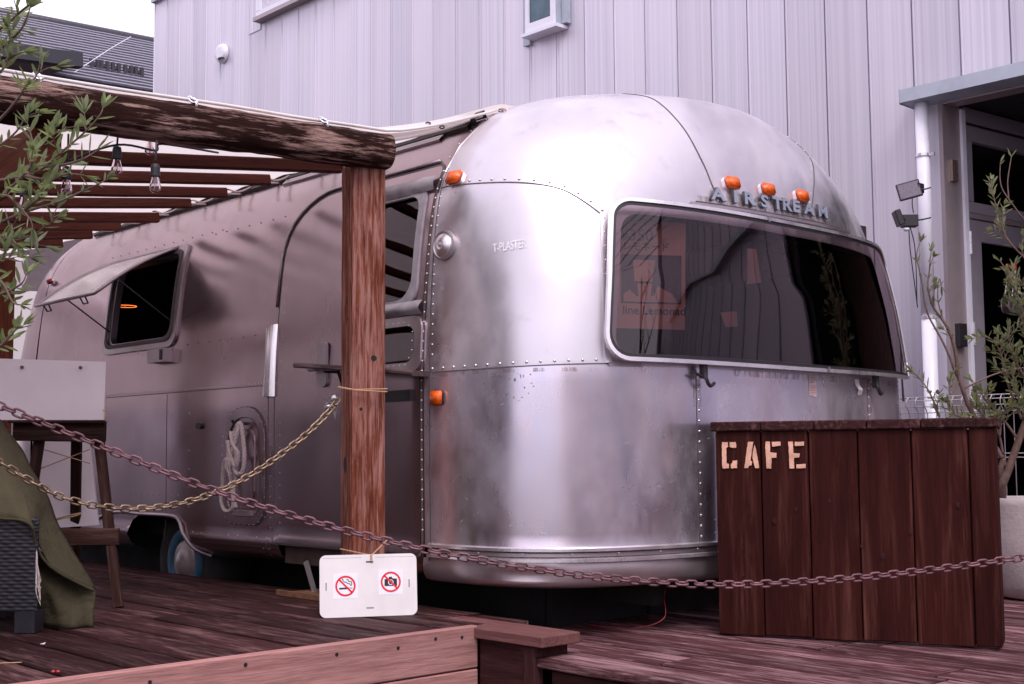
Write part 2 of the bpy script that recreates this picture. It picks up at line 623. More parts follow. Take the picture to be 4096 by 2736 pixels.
MT['easel'] = wood('easel_timber', (.014, .006, .005), (.05, .024, .020), (.26, .16, .14), .45, .5, .75, 1.2, .6)
MT['shelf'] = wood('grey_shelf', (.04, .025, .027), (.10, .065, .07), (.3, .23, .24), .5, .5, .75)

MT['wall'] = None
MT['canvas'] = cloth_mat('tarp_canvas', (.80, .75, .74), .5, (.92, .85, .84), .06, (.5, .36, .28))
MT['canvas_edge'] = cloth_mat('tarp_hem', (.80, .76, .74), .2, None, .08, (.5, .38, .3))
MT['blanket'] = cloth_mat('olive_cloth', (.070, .060, .036), 0, None, .25, None, .95, 700, .45)
MT['rope'] = flat('cotton_rope', (.66, .55, .53), .9, 0, .25, 200, .8, 300)
MT['twine'] = flat('jute_twine', (.48, .30, .18), .9)
MT['wicker'] = flat('wicker', (.018, .016, .024), .5, 0, .3, 30)
MT['white_board'] = flat('white_painted_board', (.76, .68, .71), .6, 0, .06, 3)
MT['sign'] = flat('white_plastic', (.78, .74, .75), .4, 0, .06, 9)
MT['sticker_white'] = flat('sticker_white', (.84, .84, .90), .4, 0, .02)
MT['sign_red'] = flat('sign_red', (.78, .012, .035), .45, 0, .03)
MT['sign_black'] = flat('sign_black', (.02, .016, .022), .5, 0, .1)
MT['cafe_paint'] = flat('stencil_paint', (.72, .40, .29), .7, 0, .22, 30, .4, 200)
MT['chain_gold'] = flat('brass_chain', (.32, .23, .155), .4, .8, .5, 12)
MT['chain_pink'] = flat('painted_chain', (.15, .065, .08), .45, .2, .55, 12, .3)
MT['zinc'] = metal_mat('zinc_plate', (.75, .72, .74), .3, .45, .1)
MT['bulb_glass'] = glass_mat('bulb_glass', (.82, .74, .76), .02, .08)
MT['filament'] = flat('filament', (.35, .2, .12), .5, .5)
MT['pot'] = flat('concrete_pot', (.40, .34, .34), .9, 0, .14, 9, .6, 60)
MT['soil'] = flat('dry_soil', (.16, .09, .055), .95, 0, .3, 40, .8)
MT['bark'] = flat('olive_bark', (.12, .07, .055), .85, 0, .35, 40, .7, 90)
MT['twig'] = flat('olive_twig', (.16, .095, .085), .8, 0, .3, 40)
MT['leaf'] = leaf_mat('olive_leaf', (.075, .115, .045), (.22, .27, .095), (.26, .29, .20))
MT['leaf_r'] = leaf_mat('olive_leaf_pale', (.07, .10, .04), (.20, .22, .08), (.24, .25, .17))
MT['hedge_leaf'] = leaf_mat('hedge_leaf', (.03, .06, .02), (.07, .11, .03), (.08, .1, .05))
MT['asphalt'] = flat('asphalt', (.06, .055, .06), .9, 0, .2, 30, .4)
MT['lamp_glow'] = None

# ================================================================== ground and decks
mb = MB()
mb.grid([[(-60, -60, -.38), (60, -60, -.38)], [(-60, 60, -.38), (60, 60, -.38)]])
tag(mb.build('street', MT['asphalt']), 'grey asphalt ground around the decks', None, None, 'structure')

DK = .072
up_deck = bpy.data.objects.new('raised_deck', None)
COL.objects.link(up_deck)
place(up_deck, None, Matrix.Translation((-5.5, 1.9, -.38)))
tag(up_deck, 'raised dark brown plank deck beside the trailer', None, None, 'structure')
yy = 3.055 - .09
rnd = random.Random(3)
k = 0
while yy > -.2:
    x1 = -3.215 if yy < 2.9 else -3.44
    cuts = [x1]
    x = x1 - rnd.uniform(.35, 1.9)
    while x > -8.6:
        cuts.append(x)
        x -= rnd.uniform(1.4, 2.2)
    cuts.append(-8.8)
    for a, b in zip(cuts, cuts[1:]):
        dz = rnd.uniform(-.0015, .0015)
        rough_board('plank', (b + .003, yy, DK - .015 + dz), (a - .003, yy, DK - .015 + dz), .158, .03, MT['deck'], up_deck, seed=k, amp=.003, c=.004)
        k += 1
    yy -= .18
# plank that runs on past the fascia and ends in a short step
board('plank', (-5.2, 2.965, DK - .016), (-3.44, 2.965, DK - .016), .165, .03, MT['deck'], up_deck)
board('step_plank', (-3.435, 2.868, DK - .017), (-2.862, 2.868, DK - .017), .172, .034, MT['step_wood'], up_deck)
board('plank', (-3.435, 3.005, DK - .02), (-3.20, 3.005, DK - .02), .09, .03, MT['deck'], up_deck)
board('step_block', (-2.98, 2.87, .0195), (-2.905, 2.87, .0195), .14, .039, MT['riser'], up_deck)
# new pale boards across the end of the deck
FX = -3.196
board('fascia_board', (FX - .005, -.2, .0095), (FX, 2.80, .0095), .135, .034, MT['fascia'], up_deck, up=(1, 0, 0), c=.004)
board('fascia_board', (FX - .005, -.2, -.130), (FX, 2.80, -.130), .135, .034, MT['fascia'], up_deck, up=(1, 0, 0), c=.004)
board('fascia_board', (FX - .005, -.2, -.270), (FX, 2.80, -.270), .135, .034, MT['fascia'], up_deck, up=(1, 0, 0), c=.004)
for q, y in enumerate((1.05, 1.36, 1.64, 1.93, 2.24, 2.47, 2.62, 2.73)):
    mb = MB()
    mb.lathe([(.0055, 0), (.0055, .002), (.003, .0026)], axes((FX + .0165, y, .052 - (q % 3) * .006), (0, 1, 0), (0, 0, 1)), 10)
    mb.build('nail_head', MT['chassis'], up_deck)
# dark boards closing the side below the step
board('riser_board', (-3.18, 2.822, -.045), (-2.925, 2.822, -.045), .16, .03, MT['riser'], up_deck, up=(0, -1, 0))
board('riser_board', (-3.18, 2.828, -.21), (-.4, 2.828, -.21), .15, .03, MT['riser'], up_deck, up=(0, -1, 0))
board('riser_post', (-2.935, 2.815, -.38), (-2.935, 2.815, .034), .05, .04, MT['riser'], up_deck, up=(0, -1, 0))
board('joist', (-3.3, 2.9, -.1), (-8, 2.9, -.1), .2, .04, MT['riser'], up_deck, up=(0, -1, 0))

low_deck = bpy.data.objects.new('lower_deck', None)
COL.objects.link(low_deck)
place(low_deck, None, Matrix.Translation((-1.5, 4.4, -.38)))
tag(low_deck, 'worn reddish brown plank deck under the trailer nose', None, None, 'structure')
yy = 2.795 + .0975
k = 0
while yy < 6.4:
    if k == 0:
        cuts = [-2.912, 1.6]
    else:
        cuts = [-3.6 if yy < 5.4 else -3.3]
        x = cuts[0] + rnd.uniform(1.0, 2.1)
        while x < .4:
            cuts.append(x)
            x += rnd.uniform(1.0, 1.9)
        cuts.append(1.6)
    for a, b in zip(cuts, cuts[1:]):
        dz = rnd.uniform(-.003, .002) if k else 0
        rough_board('plank', (a + .004, yy, -.015 + dz), (b - .004, yy + rnd.uniform(-.003, .003), -.015 + dz), .171, .03, MT['deck_low'], low_deck, seed=k * 7 + int(a * 3), amp=.005, c=.005)
    yy += .195
    k += 1
board('joist', (-2.88, 2.86, -.1), (1.6, 2.86, -.1), .12, .04, MT['riser'], low_deck, up=(0, -1, 0))

# ================================================================== metal clad building
m, nt, b, out = nmat('wall_sheet')
st = noise_(nt, objvec(nt, (70, 70, .12)), 1.0, 3, .5)
bl = noise_(nt, objvec(nt, (1.3, 1.3, .5)), 1.0, 4, .6)
cc = ramp(nt, st, [(.3, (.51, .49, .58)), (.7, (.67, .645, .735))])
cc = mixc(nt, nd(nt, 'ShaderNodeMapRange', {'Value': bl, 'From Min': .35, 'From Max': .68, 'To Min': 0, 'To Max': .5}).outputs[0], cc, (.68, .625, .69))
oi = nd(nt, 'ShaderNodeObjectInfo')
kx = nd(nt, 'ShaderNodeMapRange', {'Value': oi.outputs['Random'], 'To Min': .90, 'To Max': 1.06}).outputs[0]
nt.links.new(nd(nt, 'ShaderNodeVectorMath', {0: cc, 'Scale': kx}, operation='SCALE').outputs[0], b.inputs['Base Color'])
b.inputs['Metallic'].default_value = .35
b.inputs['Roughness'].default_value = .42
bp = nd(nt, 'ShaderNodeBump', {'Height': noise_(nt, objvec(nt, (9, 9, .6)), 1.0, 2), 'Strength': .12, 'Distance': .02})
nt.links.new(bp.outputs[0], b.inputs['Normal'])
MT['wall'] = m
MT['gutter'] = flat('galvanised_gutter', (.42, .46, .53), .5, .3, .1, 8)
MT['pvc'] = flat('white_pvc', (.74, .73, .82), .35, 0, .03)
MT['door_frame'] = flat('door_frame_paint', (.38, .34, .40), .45, .3, .05)
MT['reveal'] = flat('reveal_sheet', (.36, .30, .32), .45, .4, .05)
MT['dark_glass'] = glass_mat('dark_door_glass', (.16, .15, .2), .02, .08)
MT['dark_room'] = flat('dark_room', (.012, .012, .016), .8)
MT['blue_pane'] = flat('wired_blue_pane', (.05, .10, .14), .12, 0, .35, 7)
MT['frosted'] = flat('frosted_pane', (.60, .56, .66), .3, 0, .05)
MT['pvc_wire'] = flat('coated_wire', (.42, .38, .42), .45, .2)
MT['reflection_board'] = flat('reflection_wall_board', (.16, .09, .075), .7, 0, .2, 3)  # for the wall segment added as reflection fill
MT['brass'] = flat('satin_plaque', (.42, .33, .28), .3, .8, .1)
MT['solar'] = flat('solar_cell', (.16, .13, .17), .2, 0, .15, 60)

YB = 6.6
bld = thing('metal_clad_building', (-6, YB, -.38), 'tall pale grey building clad in vertical metal sheets behind the trailer', 'building')
PIT = .29
prof = [(0.0, .0), (.003, .018), (.012, .018), (.014, -.008), (.021, -.008), (.024, .0), (.145, .0005), (PIT, .0)]
_pm = {}


def sheet(x0, z0, z1, w=PIT):
    key = (round(z0, 3), round(z1, 3), round(w, 3))
    if key not in _pm:
        mbp = MB()
        pr = [(min(a, w), o) for a, o in prof]
        rows = [[(a, o, z) for a, o in pr] for z in (z0, (z0 + z1) / 2, z1)]
        mbp.grid(rows)
        _pm[key] = mesh_of('cladding_sheet', mbp.v, mbp.f)
    link('cladding_sheet', _pm[key], MT['wall'], bld, Matrix.Translation((x0, YB, 0)))


xs = -3.10 - PIT * 34
while xs < 4:
    if xs + PIT <= -3.50 or xs >= -3.5:
        sheet(xs, -.38 if xs + PIT <= -3.50 or xs > -1.4 else 2.60, 5.7)
    else:
        sheet(xs, 2.60, 5.7)
        sheet(xs, -.38, 2.60, -3.51 - xs)
    xs += PIT
xs0 = -3.10 - PIT * 34
mb = MB()
mb.grid([[(xs0 - .0, YB + .0, -.38), (xs0 - .0, YB + 7, -.38)], [(xs0, YB, 5.7), (xs0, YB + 7, 5.7)]])
mb.build('end_wall', MT['wall'], bld)
mb = MB()
mb.box((-4, YB + 3.5, 5.73), (17.9, 7.1, .06))
mb.build('roof_slab', MT['gutter'], bld)
bx('back_wall', (xs0, YB + 6.9, -.38), (4.9, YB + 7.0, 5.68), MT['dark_room'], bld)
bx('end_wall', (4.8, YB + .01, -.38), (4.9, YB + 6.88, 5.68), MT['wall'], bld)
bx('back_room', (-6.5, YB + 3.05, -.38), (4.7, YB + 3.1, 5.6), MT['dark_room'], bld)
bx('back_room', (-6.55, YB + .05, -.38), (-6.5, YB + 3.0, 5.6), MT['dark_room'], bld)
bx('inner_floor', (-6.45, YB + .03, -.37), (4.7, YB + 3.0, -.3), MT['dark_room'], bld)
bx('inner_ceiling', (-6.45, YB + .03, 2.7), (-3.52, YB + 3.0, 2.75), MT['dark_room'], bld)
bx('reflection_wall', (-2.6, YB + 1.25, -.38), (-1.4, YB + 1.3, 2.6), MT['reflection_board'], bld)  # unseen wall segment added to fill the front window's reflection
bx('reflection_wall', (-1.42, YB + .03, -.38), (-1.38, YB + 1.24, 2.6), MT['dark_room'], bld)  # unseen return, dark so the door glass reflects dark
# small projecting window


w1 = bx('window', (-6.80, YB - .085, 3.80), (-6.475, YB - .004, 4.9), MT['gutter'], bld)
for nm, lo, hi, mt in (('frame', (-6.80, YB - .11, 3.795), (-6.765, YB - .086, 4.9), 'pvc'), ('frame', (-6.53, YB - .11, 3.795), (-6.495, YB - .086, 4.9), 'pvc'),
                       ('frame', (-6.765, YB - .11, 3.795), (-6.53, YB - .086, 3.86), 'pvc'), ('sill', (-6.83, YB - .125, 3.765), (-6.455, YB - .004, 3.79), 'pvc'),
                       ('pane', (-6.765, YB - .095, 3.86), (-6.53, YB - .088, 4.9), 'blue_pane'), ('casing', (-6.905, YB - .03, 3.735), (-6.835, YB - .005, 4.9), 'gutter'),
                       ('casing', (-6.47, YB - .05, 3.80), (-6.42, YB - .005, 4.9), 'gutter')):
    bx(nm, lo, hi, MT[mt], w1)
w2 = bx('window', (-10.62, YB - .05, 5.0), (-9.2, YB - .004, 5.68), MT['frosted'], bld)
for nm, lo, hi, mt in (('sill', (-10.72, YB - .09, 4.90), (-9.1, YB - .003, 4.94), 'reveal'), ('frame', (-10.70, YB - .07, 4.945), (-9.15, YB - .051, 4.995), 'pvc'), ('frame', (-10.70, YB - .07, 5.0), (-10.62, YB - .004, 5.68), 'pvc')):
    bx(nm, lo, hi, MT[mt], w2)
bx('patch_sheet', (-10.94, YB - .008, 4.84), (-10.71, YB - .002, 5.69), MT['wall'], bld)
# round vent hood
vent = MB()
Mv = axes((-11.42, YB - .005, 4.76), (1, 0, 0), (0, 0, 1))
vent.lathe([(.10, 0), (.10, .02), (.095, .032), (.088, .05), (.06, .058)], Mv, 28)
vo = vent.build('vent_cap', MT['pvc'], bld, smooth=False)
mb = MB()
mb.lathe([(.04, 0), (.04, .02)], axes((-11.42 + .03, YB - .04, 4.685), (1, 0, 0), (0, 1, .2)), 16)
mb.build('vent_opening', MT['dark_steel'], vo)

# recessed doorway at the right
DRx, DRy = .1036, .9946


def rec(s, z, off=0.0):
    return Vector((-3.51 + DRx * s + DRy * off, YB + DRy * s - DRx * off, z))


def rbox(name, s0, s1, z0, z1, o0, o1, mat, parent):
    mb = MB()
    vs = [rec(s, z, o) for s in (s0, s1) for o in (o0, o1) for z in (z0, z1)]
    mb.add(vs, [(0, 1, 3, 2), (4, 6, 7, 5), (0, 4, 5, 1), (2, 3, 7, 6), (0, 2, 6, 4), (1, 5, 7, 3)])
    return mb.build(name, mat, parent)


rbox('reveal_plate', -.002, .165, -.38, 2.6, -.06, .002, MT['reveal'], bld)
rbox('jamb', .165, .20, -.38, 2.58, -.06, .018, MT['pvc'], bld)
tr_ = rbox('transom_frame', .20, 3.0, 2.515, 2.60, -.03, .008, MT['door_frame'], bld)
rbox('frame_rail', .20, 3.0, 2.50, 2.51, -.03, .004, MT['dark_steel'], tr_)
rbox('frame_rail', .20, 1.6, 2.41, 2.498, -.03, .006, MT['door_frame'], tr_)
rbox('frame_stile', .20, .272, 2.055, 2.408, -.03, .006, MT['door_frame'], tr_)
rbox('frame_rail', .20, 1.6, 1.99, 2.052, -.03, .008, MT['door_frame'], tr_)
rbox('pane', .274, 1.6, 2.056, 2.406, -.02, -.012, MT['dark_glass'], tr_)
rbox('frame_rail', .20, 1.6, 1.955, 1.985, -.03, .016, MT['reveal'], tr_)
door = rbox('door', .205, .330, -.2, 1.95, -.03, .006, MT['door_frame'], bld)
rbox('door_rail', .332, 1.2, 1.83, 1.95, -.03, .005, MT['door_frame'], door)
rbox('door_rail', .332, 1.2, -.2, .1, -.03, .005, MT['door_frame'], door)
rbox('pane', .332, 1.2, .1, 1.83, -.018, -.01, MT['dark_glass'], door)
rbox('door_stile', 1.201, 1.30, -.2, 1.95, -.03, .006, MT['door_frame'], door)
rbox('jamb', 1.605, 1.70, -.38, 2.5, -.06, .012, MT['door_frame'], bld)
rbox('side_panel', 1.31, 1.6, -.3, 1.95, -.03, .004, MT['door_frame'], bld)
for z in (1.81, 1.29):
    mb = MB()
    p = rec(.205, z, .018)
    mb.tube([p - Vector((0, 0, .065)), p], .011, 10)
    mb.tube([p + Vector((0, 0, .002)), p + Vector((0, 0, .065))], .0105, 10)
    mb.build('hinge', MT['zinc'], door, smooth=False)
rbox('plaque', .055, .105, 2.15, 2.272, .003, .02, MT['brass'], bld)
# room behind the door glass with its cross bracing
room = rbox('dark_room', .2, 3.2, -.2, 2.6, -2.2, -2.1, MT['dark_room'], bld)
for (s0, z0, s1, z1) in ((.3, .2, 1.3, 1.9), (.3, 1.7, 1.3, .3), (.2, 1.35, 1.4, 1.35), (.2, .65, 1.4, .62)):
    mb = MB()
    mb.tube([rec(s0, z0, -.5), rec(s1, z1, -.5)], .035, 4)
    mb.build('brace', MT['dark_steel'], bld)
# lintel, soffit and gutter over the doorway
bx('lintel', (-3.505, YB + .004, 2.585), (4, YB + .12, 2.70), MT['reveal'], bld)
bx('soffit', (-3.505, YB + .125, 2.61), (4, YB + 3, 2.66), MT['dark_room'], bld)
gut = MB()
for x0, x1 in ((-3.672, 3.0),):
    pr = [(0, .0), (0, .008), (.155, .008), (.160, .07), (.166, .07), (.166, -.004), (.0, -.01)]
    gut.grid([[(x0, YB - .006 - a, 2.588 + z + .01) for a, z in pr], [(x1, YB - .006 - a, 2.588 + z + .01) for a, z in pr]])
    gut.add([(x0 - .001, YB - .006, 2.585), (x0 - .001, YB - .175, 2.585), (x0 - .001, YB - .175, 2.672), (x0 - .001, YB - .006, 2.672)], [(0, 1, 2, 3)])
gt = thing('roof_gutter', (-3.6, YB, 2.58), 'galvanised grey gutter running over the recessed doorway', 'gutter')
gut.build('trough', MT['gutter'], gt)

dp = thing('downpipe', (-3.59, YB - .09, -.38), 'white plastic downpipe under the gutter end beside the doorway', 'pipe')
mb = MB()
mb.tube([(-3.588, YB - .085, 2.592), (-3.588, YB - .085, 1.36)], .037, 24)
mb.build('pipe', MT['pvc'], dp, smooth=True)
mb = MB()
mb.tube([(-3.588, YB - .085, 1.372), (-3.588, YB - .085, -.38)], .040, 24)
mb.build('pipe', MT['pvc'], dp, smooth=True)
for z in (2.29, 1.372):
    mb = MB()
    mb.lathe([(.043, -.008), (.043, .008)], Matrix.Translation((-3.588, YB - .085, z)), 24)
    mb.box((-3.536, YB - .08, z), (.03, .012, .018))
    mb.build('bracket', MT['zinc'], dp)

# devices strapped to the downpipe
def small(name, lo, hi, mat, parent, M=I4, c=.004):
    me = chbox(hi[0] - lo[0], hi[1] - lo[1], hi[2] - lo[2], c)
    if len(me.materials) and me.materials[0] != mat:
        me = me.copy(); me.materials.clear()
    return link(name, me, mat, parent, M @ Matrix.Translation([(a + b_) / 2 for a, b_ in zip(lo, hi)]))


sp = thing('solar_panel', (-3.66, YB - .14, 1.97), 'small tilted solar panel strapped to the downpipe above the lamp', 'solar panel')
Ms = axes((-3.4669,6.1377,2.0214), (.80, .55, .23), (-.35, -.1, .93))
small('panel_frame', (-.062, -.048, -.006), (.062, .048, .006), MT['black'], sp, Ms)
small('cell', (-.054, -.040, .0065), (.054, .040, .008), MT['solar'], sp, Ms, .0005)
mb = MB(); mb.box((-3.4483,6.1871,2.0347), (.05, .06, .05)); mb.build('mount', MT['black'], sp)
mb = MB(); mb.tube([(-3.4401,6.1812,2.0303), (-3.4128,6.1959,2.0256), (-3.3988,6.2402,2.0390)], .004, 6); mb.build('strap', MT['black'], sp)
mb = MB(); mb.tube(spline([(-3.4568,6.1486,1.9764), (-3.4577,6.1477,1.9410), (-3.4590,6.1609,1.9004)], 5), .003, 5); mb.build('cable', MT['black'], sp, smooth=True)
sl = thing('sensor_lamp', (-3.67, YB - .14, 1.75), 'black motion sensor lamp strapped to the downpipe below the solar panel', 'lamp')
small('body', (-.042, -.03, -.032), (.042, .03, .032), MT['black'], sl, Matrix.Translation((-3.4708,6.1336,1.8539)) @ Matrix.Rotation(R_(43), 4, 'Z'))
small('lamp_head', (-.016, -.04, -.042), (.016, .04, .042), MT['black'], sl, Matrix.Translation((-3.4787,6.0370,1.8598)) @ Matrix.Rotation(R_(43), 4, 'Z') @ Matrix.Rotation(R_(-18), 4, 'Y'))
mb = MB(); mb.tube([(-3.4846,6.0601,1.8564), (-3.4797,6.1094,1.8616)], .013, 8); mb.build('arm', MT['black'], sl)
mb = MB(); mb.lathe([(.001, -.018), (.012, -.014), (.018, 0)], Matrix.Translation((-3.4776,6.1116,1.8146)), 12); mb.build('sensor_dome', MT['pvc'], sl, smooth=True)
mb = MB(); mb.tube([(-3.4568,6.1632,1.8579), (-3.4112,6.1682,1.8592), (-3.4027,6.2360,1.8756)], .004, 6); mb.build('strap', MT['black'], sl)
mb = MB()
mb.tube(spline([(-3.4731,6.1311,1.8233), (-3.4710,6.1333,1.7058), (-3.4658,6.1537,1.5431), (-3.4703,6.1781,1.4520), (-3.4721,6.1909,1.3945)], 5), .003, 5)
mb.tube(spline([(-3.4683,6.1362,1.8233), (-3.4547,6.1509,1.7291), (-3.4568,6.1633,1.5898), (-3.4683,6.1803,1.4051)], 5), .003, 5)
mb.build('cable', MT['black'], sl, smooth=True)

ic = rbox('intercom_box', .045, .112, 1.21, 1.34, .003, .035, MT['black'], None)
tag(ic, 'black plastic box mounted on the wall beside the glass door hinge', 'intercom')
cs = thing('hanging_sign', tuple(rec(.66, 1.5, .01)), 'dark oval plate hanging by a bead chain inside the glass door', 'sign')
mb = MB()
Mc = axes(rec(.66, 1.48, .012), (DRx, DRy, 0), (0, 0, 1))
mb.prism(rrect(-.09, .09, -.045, .05, .03), 0, .004, Mc)
mb.build('plate', MT['reveal'], cs)
link('lettering', text_mesh('CLOSED', .05), MT['black'], cs, axes(rec(.585, 1.465, .018), (DRx, DRy, 0), (0, 0, 1)))
mb = MB(); mb.tube([rec(.61, 1.53, .014), rec(.66, 1.70, .014), rec(.71, 1.53, .014)], .003, 5); mb.build('bead_chain', MT['zinc'], cs)
mb = MB(); mb.box(rec(.655, 1.715, .014), (.014, .018, .035)); mb.build('clip', MT['amber'], cs)

# ------------------------------------------------------------------ neighbouring house with tiled roof
MT['tile'] = flat('glazed_roof_tile', (.04, .037, .052), .32, .1, .25, 20)
MT['tile_lip_highlight'] = flat('roof_tile_lip_highlight', (.16, .155, .20), .4, 0, .2, 20)  # paler lip colour paints in the highlights along the tile rows
MT['gutter_dark'] = flat('dark_gutter', (.018, .017, .026), .5, 0, .15)
MT['soffit'] = flat('soffit_board', (.15, .115, .125), .8)
HA = Vector((-16.9349,7.4932,5.9094))
hd = Vector((.1036, .9946, 0))
hp = R_(32)
hu = Vector((-.9946 * math.cos(hp), .1036 * math.cos(hp), math.sin(hp)))
hn = hd.cross(hu).normalized()
if hn.x < 0: hn = -hn
house = thing('neighbour_house', (HA.x - 2, HA.y + 1, -.38), 'house with dark glazed tile roof beyond the left end of the building', 'house')
roof = MB()
S0, S1 = -4.0, 6.0
for q in [0]:
    roof.add([HA + hd * S0 - hn * .05, HA + hd * S1 - hn * .05, HA + hd * S1 + hu * 3.05 - hn * .05, HA + hd * S0 + hu * 3.05 - hn * .05], [(0, 1, 2, 3)])
ro = roof.build('roof', MT['gutter_dark'], house)
nrow = 19
for i in range(nrow):
    t0 = i * 3.0 / nrow
    t1 = t0 + 3.0 / nrow * 1.02
    mb = MB()
    n = 60
    rows = [[], [], [], []]
    for j in range(n + 1):
        s = S0 + (S1 - S0) * j / n
        wv = .010 * math.sin(j * 2.1 + i * 1.3)
        rows[0].append(HA + hd * s + hu * (t0 + wv) - hn * .035)
        rows[1].append(HA + hd * s + hu * (t0 + wv) + hn * .03)
        rows[2].append(HA + hd * s + hu * (t0 + .045 + wv) + hn * .034)
        rows[3].append(HA + hd * s + hu * (t1 + wv) - hn * .03)
    mb.grid(rows)
    mb.build('tile_row', MT['tile'], ro)
    mb = MB(); mb.grid([[rows[0][j] * .5 + rows[1][j] * .5 + hn * .002 + Vector((.002, 0, 0)) for j in range(n + 1)], [r + hn * .0015 for r in rows[1]], [r + hn * .0015 for r in rows[2]]]); mb.build('tile_lip_highlight', MT['tile_lip_highlight'], ro)
mb = MB(); mb.tube([HA + hd * S0 + hu * 3.03, HA + hd * S1 + hu * 3.03], .08, 10); mb.build('ridge', MT['tile'], ro, smooth=True)
mb = MB(); mb.box(HA + hd * 1.0 - hn * .16 + hu * .05 + Vector((.02, 0, -.1)), (.14, 10, .16), Matrix.Rotation(-math.atan2(.1036, .9946), 3, 'Z')); mb.build('gutter', MT['gutter_dark'], ro)
bx('wall', (HA.x - 5, HA.y - 4, -.38), (HA.x - .45, HA.y + 6, HA.z + .12), MT['soffit'], house)
for (a, b_) in ((238, 152), (255, 152), (275, 156), (297, 160), (316, 165)):
    s = (a - 180) / 168 * 1.0
    p = HA + hd * (.12 + (a - 210) * .0085) + hu * .68
    mb = MB(); mb.box(p + hn * .06, (.05, .05, .16)); mb.box(p + hd * .09 + hn * .06, (.05, .05, .16)); mb.box(p + hd * .045 + hn * .06, (.04, .1, .04)); mb.build('snow_guard', MT['gutter_dark'], ro)
# lower eave that juts out at the left
ev = MB()
E0, E1 = Vector((-16.0793,5.7414,5.7755)), Vector((-16.0478,7.1253,5.8760))
ev.box((E0 + E1) / 2, ((E1 - E0).length, .16, .19), frame(E0, E1)[0].to_3x3())
ev.build('gutter', MT['gutter_dark'], house)
ev = MB()
ev.add([(-16.7127,5.9709,5.8615), (-16.1628,7.0751,5.8328), (-16.9526,7.0340,5.8469), (-17.6303,6.3062,5.8909), (-17.7393,6.3359,6.2440), (-16.9889,7.4353,6.1606)], [(0, 1, 2, 3), (0, 4, 5, 1), (3, 2, 5, 4)])
ev.build('soffit', MT['soffit'], house)
lc = MB(); lc.tube([(-16.6869,7.3193,5.9057), (-16.9256,7.9435,6.4303), (-17.0055,8.2978,6.7079)], .006, 5)
tag(lc.build('cable', MT['pvc']), 'thin pale cable stretched up across the dark tile roof', 'cable')

# ================================================================== the trailer
MT['rail_dark'] = flat('rail_dark', (.022, .014, .014), .6)
MT['sash_glass'] = flat('sash_sheet', (.62, .56, .56), .22, .55, .12, 4)
MT['letter_face'] = flat('letter_face', (.32, .35, .43), .4, .2, .1)
MT['letter_edge'] = flat('letter_edge', (.10, .095, .11), .45, .3, .2)
MT['trim_bright'] = metal_mat('polished_moulding', (.85, .80, .82), .15, .3, .08)
MT['rust_dark'] = flat('dark_rust', (.05, .03, .025), .8, 0, .4, 20)
MT['poster_paper'] = flat('poster_paper', (.80, .46, .36), .7, 0, .05)
MT['poster_dark'] = flat('poster_picture', (.10, .07, .10), .6, 0, .5, 8)
MT['poster_ink'] = flat('poster_ink', (.03, .025, .03), .6)
mm, nt_, bb, oo = nmat('ember_glow')
bb.inputs['Base Color'].default_value = (.8, .15, .02, 1)
bb.inputs['Emission Color'].default_value = (1.0, .22, .04, 1)
bb.inputs['Emission Strength'].default_value = 1.2
MT['ember'] = mm
XS, XR, YC, ZT = -3.66, -7.20, 4.226, 2.134
_ctrl = [(1.258, .30), (1.262, .70), (1.261, .94), (1.236, 1.32), (1.193, 1.61), (1.128, 1.757), (1.072, 1.828), (.982, 1.912), (.89, 1.974),
         (.72, 1.974 + (ZT - 1.974) * .48), (.5, 1.974 + (ZT - 1.974) * .76), (.25, 1.974 + (ZT - 1.974) * .94), (0, ZT)]


def _dense(n=600):
    P = np.array(_ctrl)
    d = np.r_[0, np.cumsum(np.hypot(*np.diff(P, axis=0).T))]
    out = []
    for s in np.linspace(0, d[-1], n):
        i = min(np.searchsorted(d, s, side='right') - 1, len(P) - 2)
        u = (s - d[i]) / (d[i + 1] - d[i])
        p1, p2 = P[i], P[i + 1]
        h = d[i + 1] - d[i]
        m1 = (P[i + 1] - P[max(i - 1, 0)]) / (d[i + 1] - d[max(i - 1, 0)]) * h
        m2 = (P[min(i + 2, len(P) - 1)] - P[i]) / (d[min(i + 2, len(P) - 1)] - d[i]) * h
        out.append((2 * u ** 3 - 3 * u ** 2 + 1) * p1 + (u ** 3 - 2 * u ** 2 + u) * m1 + (-2 * u ** 3 + 3 * u ** 2) * p2 + (u ** 3 - u ** 2) * m2)
    D = np.array(out)
    # light smoothing so the section reads as one bent sheet
    for _ in range(60):
        D[1:-1] = .25 * D[:-2] + .5 * D[1:-1] + .25 * D[2:]
    return D


DP = _dense()
_INS = ([.10, .165, .175, .20, .235, .27, .30], [.20, .12, .075, .028, -.004, -.010, 0.0])


def half_w(z):
    if z < .30:
        return 1.258 - float(np.interp(z, *_INS))
    return float(np.interp(z, DP[:, 1], DP[:, 0]))


def plan(w, z):
    """front extent and squareness of the nose at height z"""
    f = min(max(w, 0) / 1.262, 1.0)
    e = .746 * f ** .614 * (1 - .077 * max(0, z - 1.25))
    if z < .30:
        e = .746 - float(np.interp(z, *_INS))
    u = min(max((z - .94) / (ZT - .94), 0), 1)
    return e, 3.377 + (1.843 - 3.377) * u ** .998


def cap_wz(a, w, z, rear=False):
    e, n = plan(w, z)
    s, c = abs(math.sin(a)), math.cos(a)
    x = e * s ** (2 / n)
    y = YC - w * math.copysign(abs(c) ** (2 / n), c)
    return Vector((XR - x if rear else XS + x, y, z))


def cap_pt(a, z, off=0.0):
    a = min(max(a, .004), math.pi - .004)
    p = cap_wz(a, half_w(z), z)
    if off:
        p = p + cap_n(a, z) * off
    return p


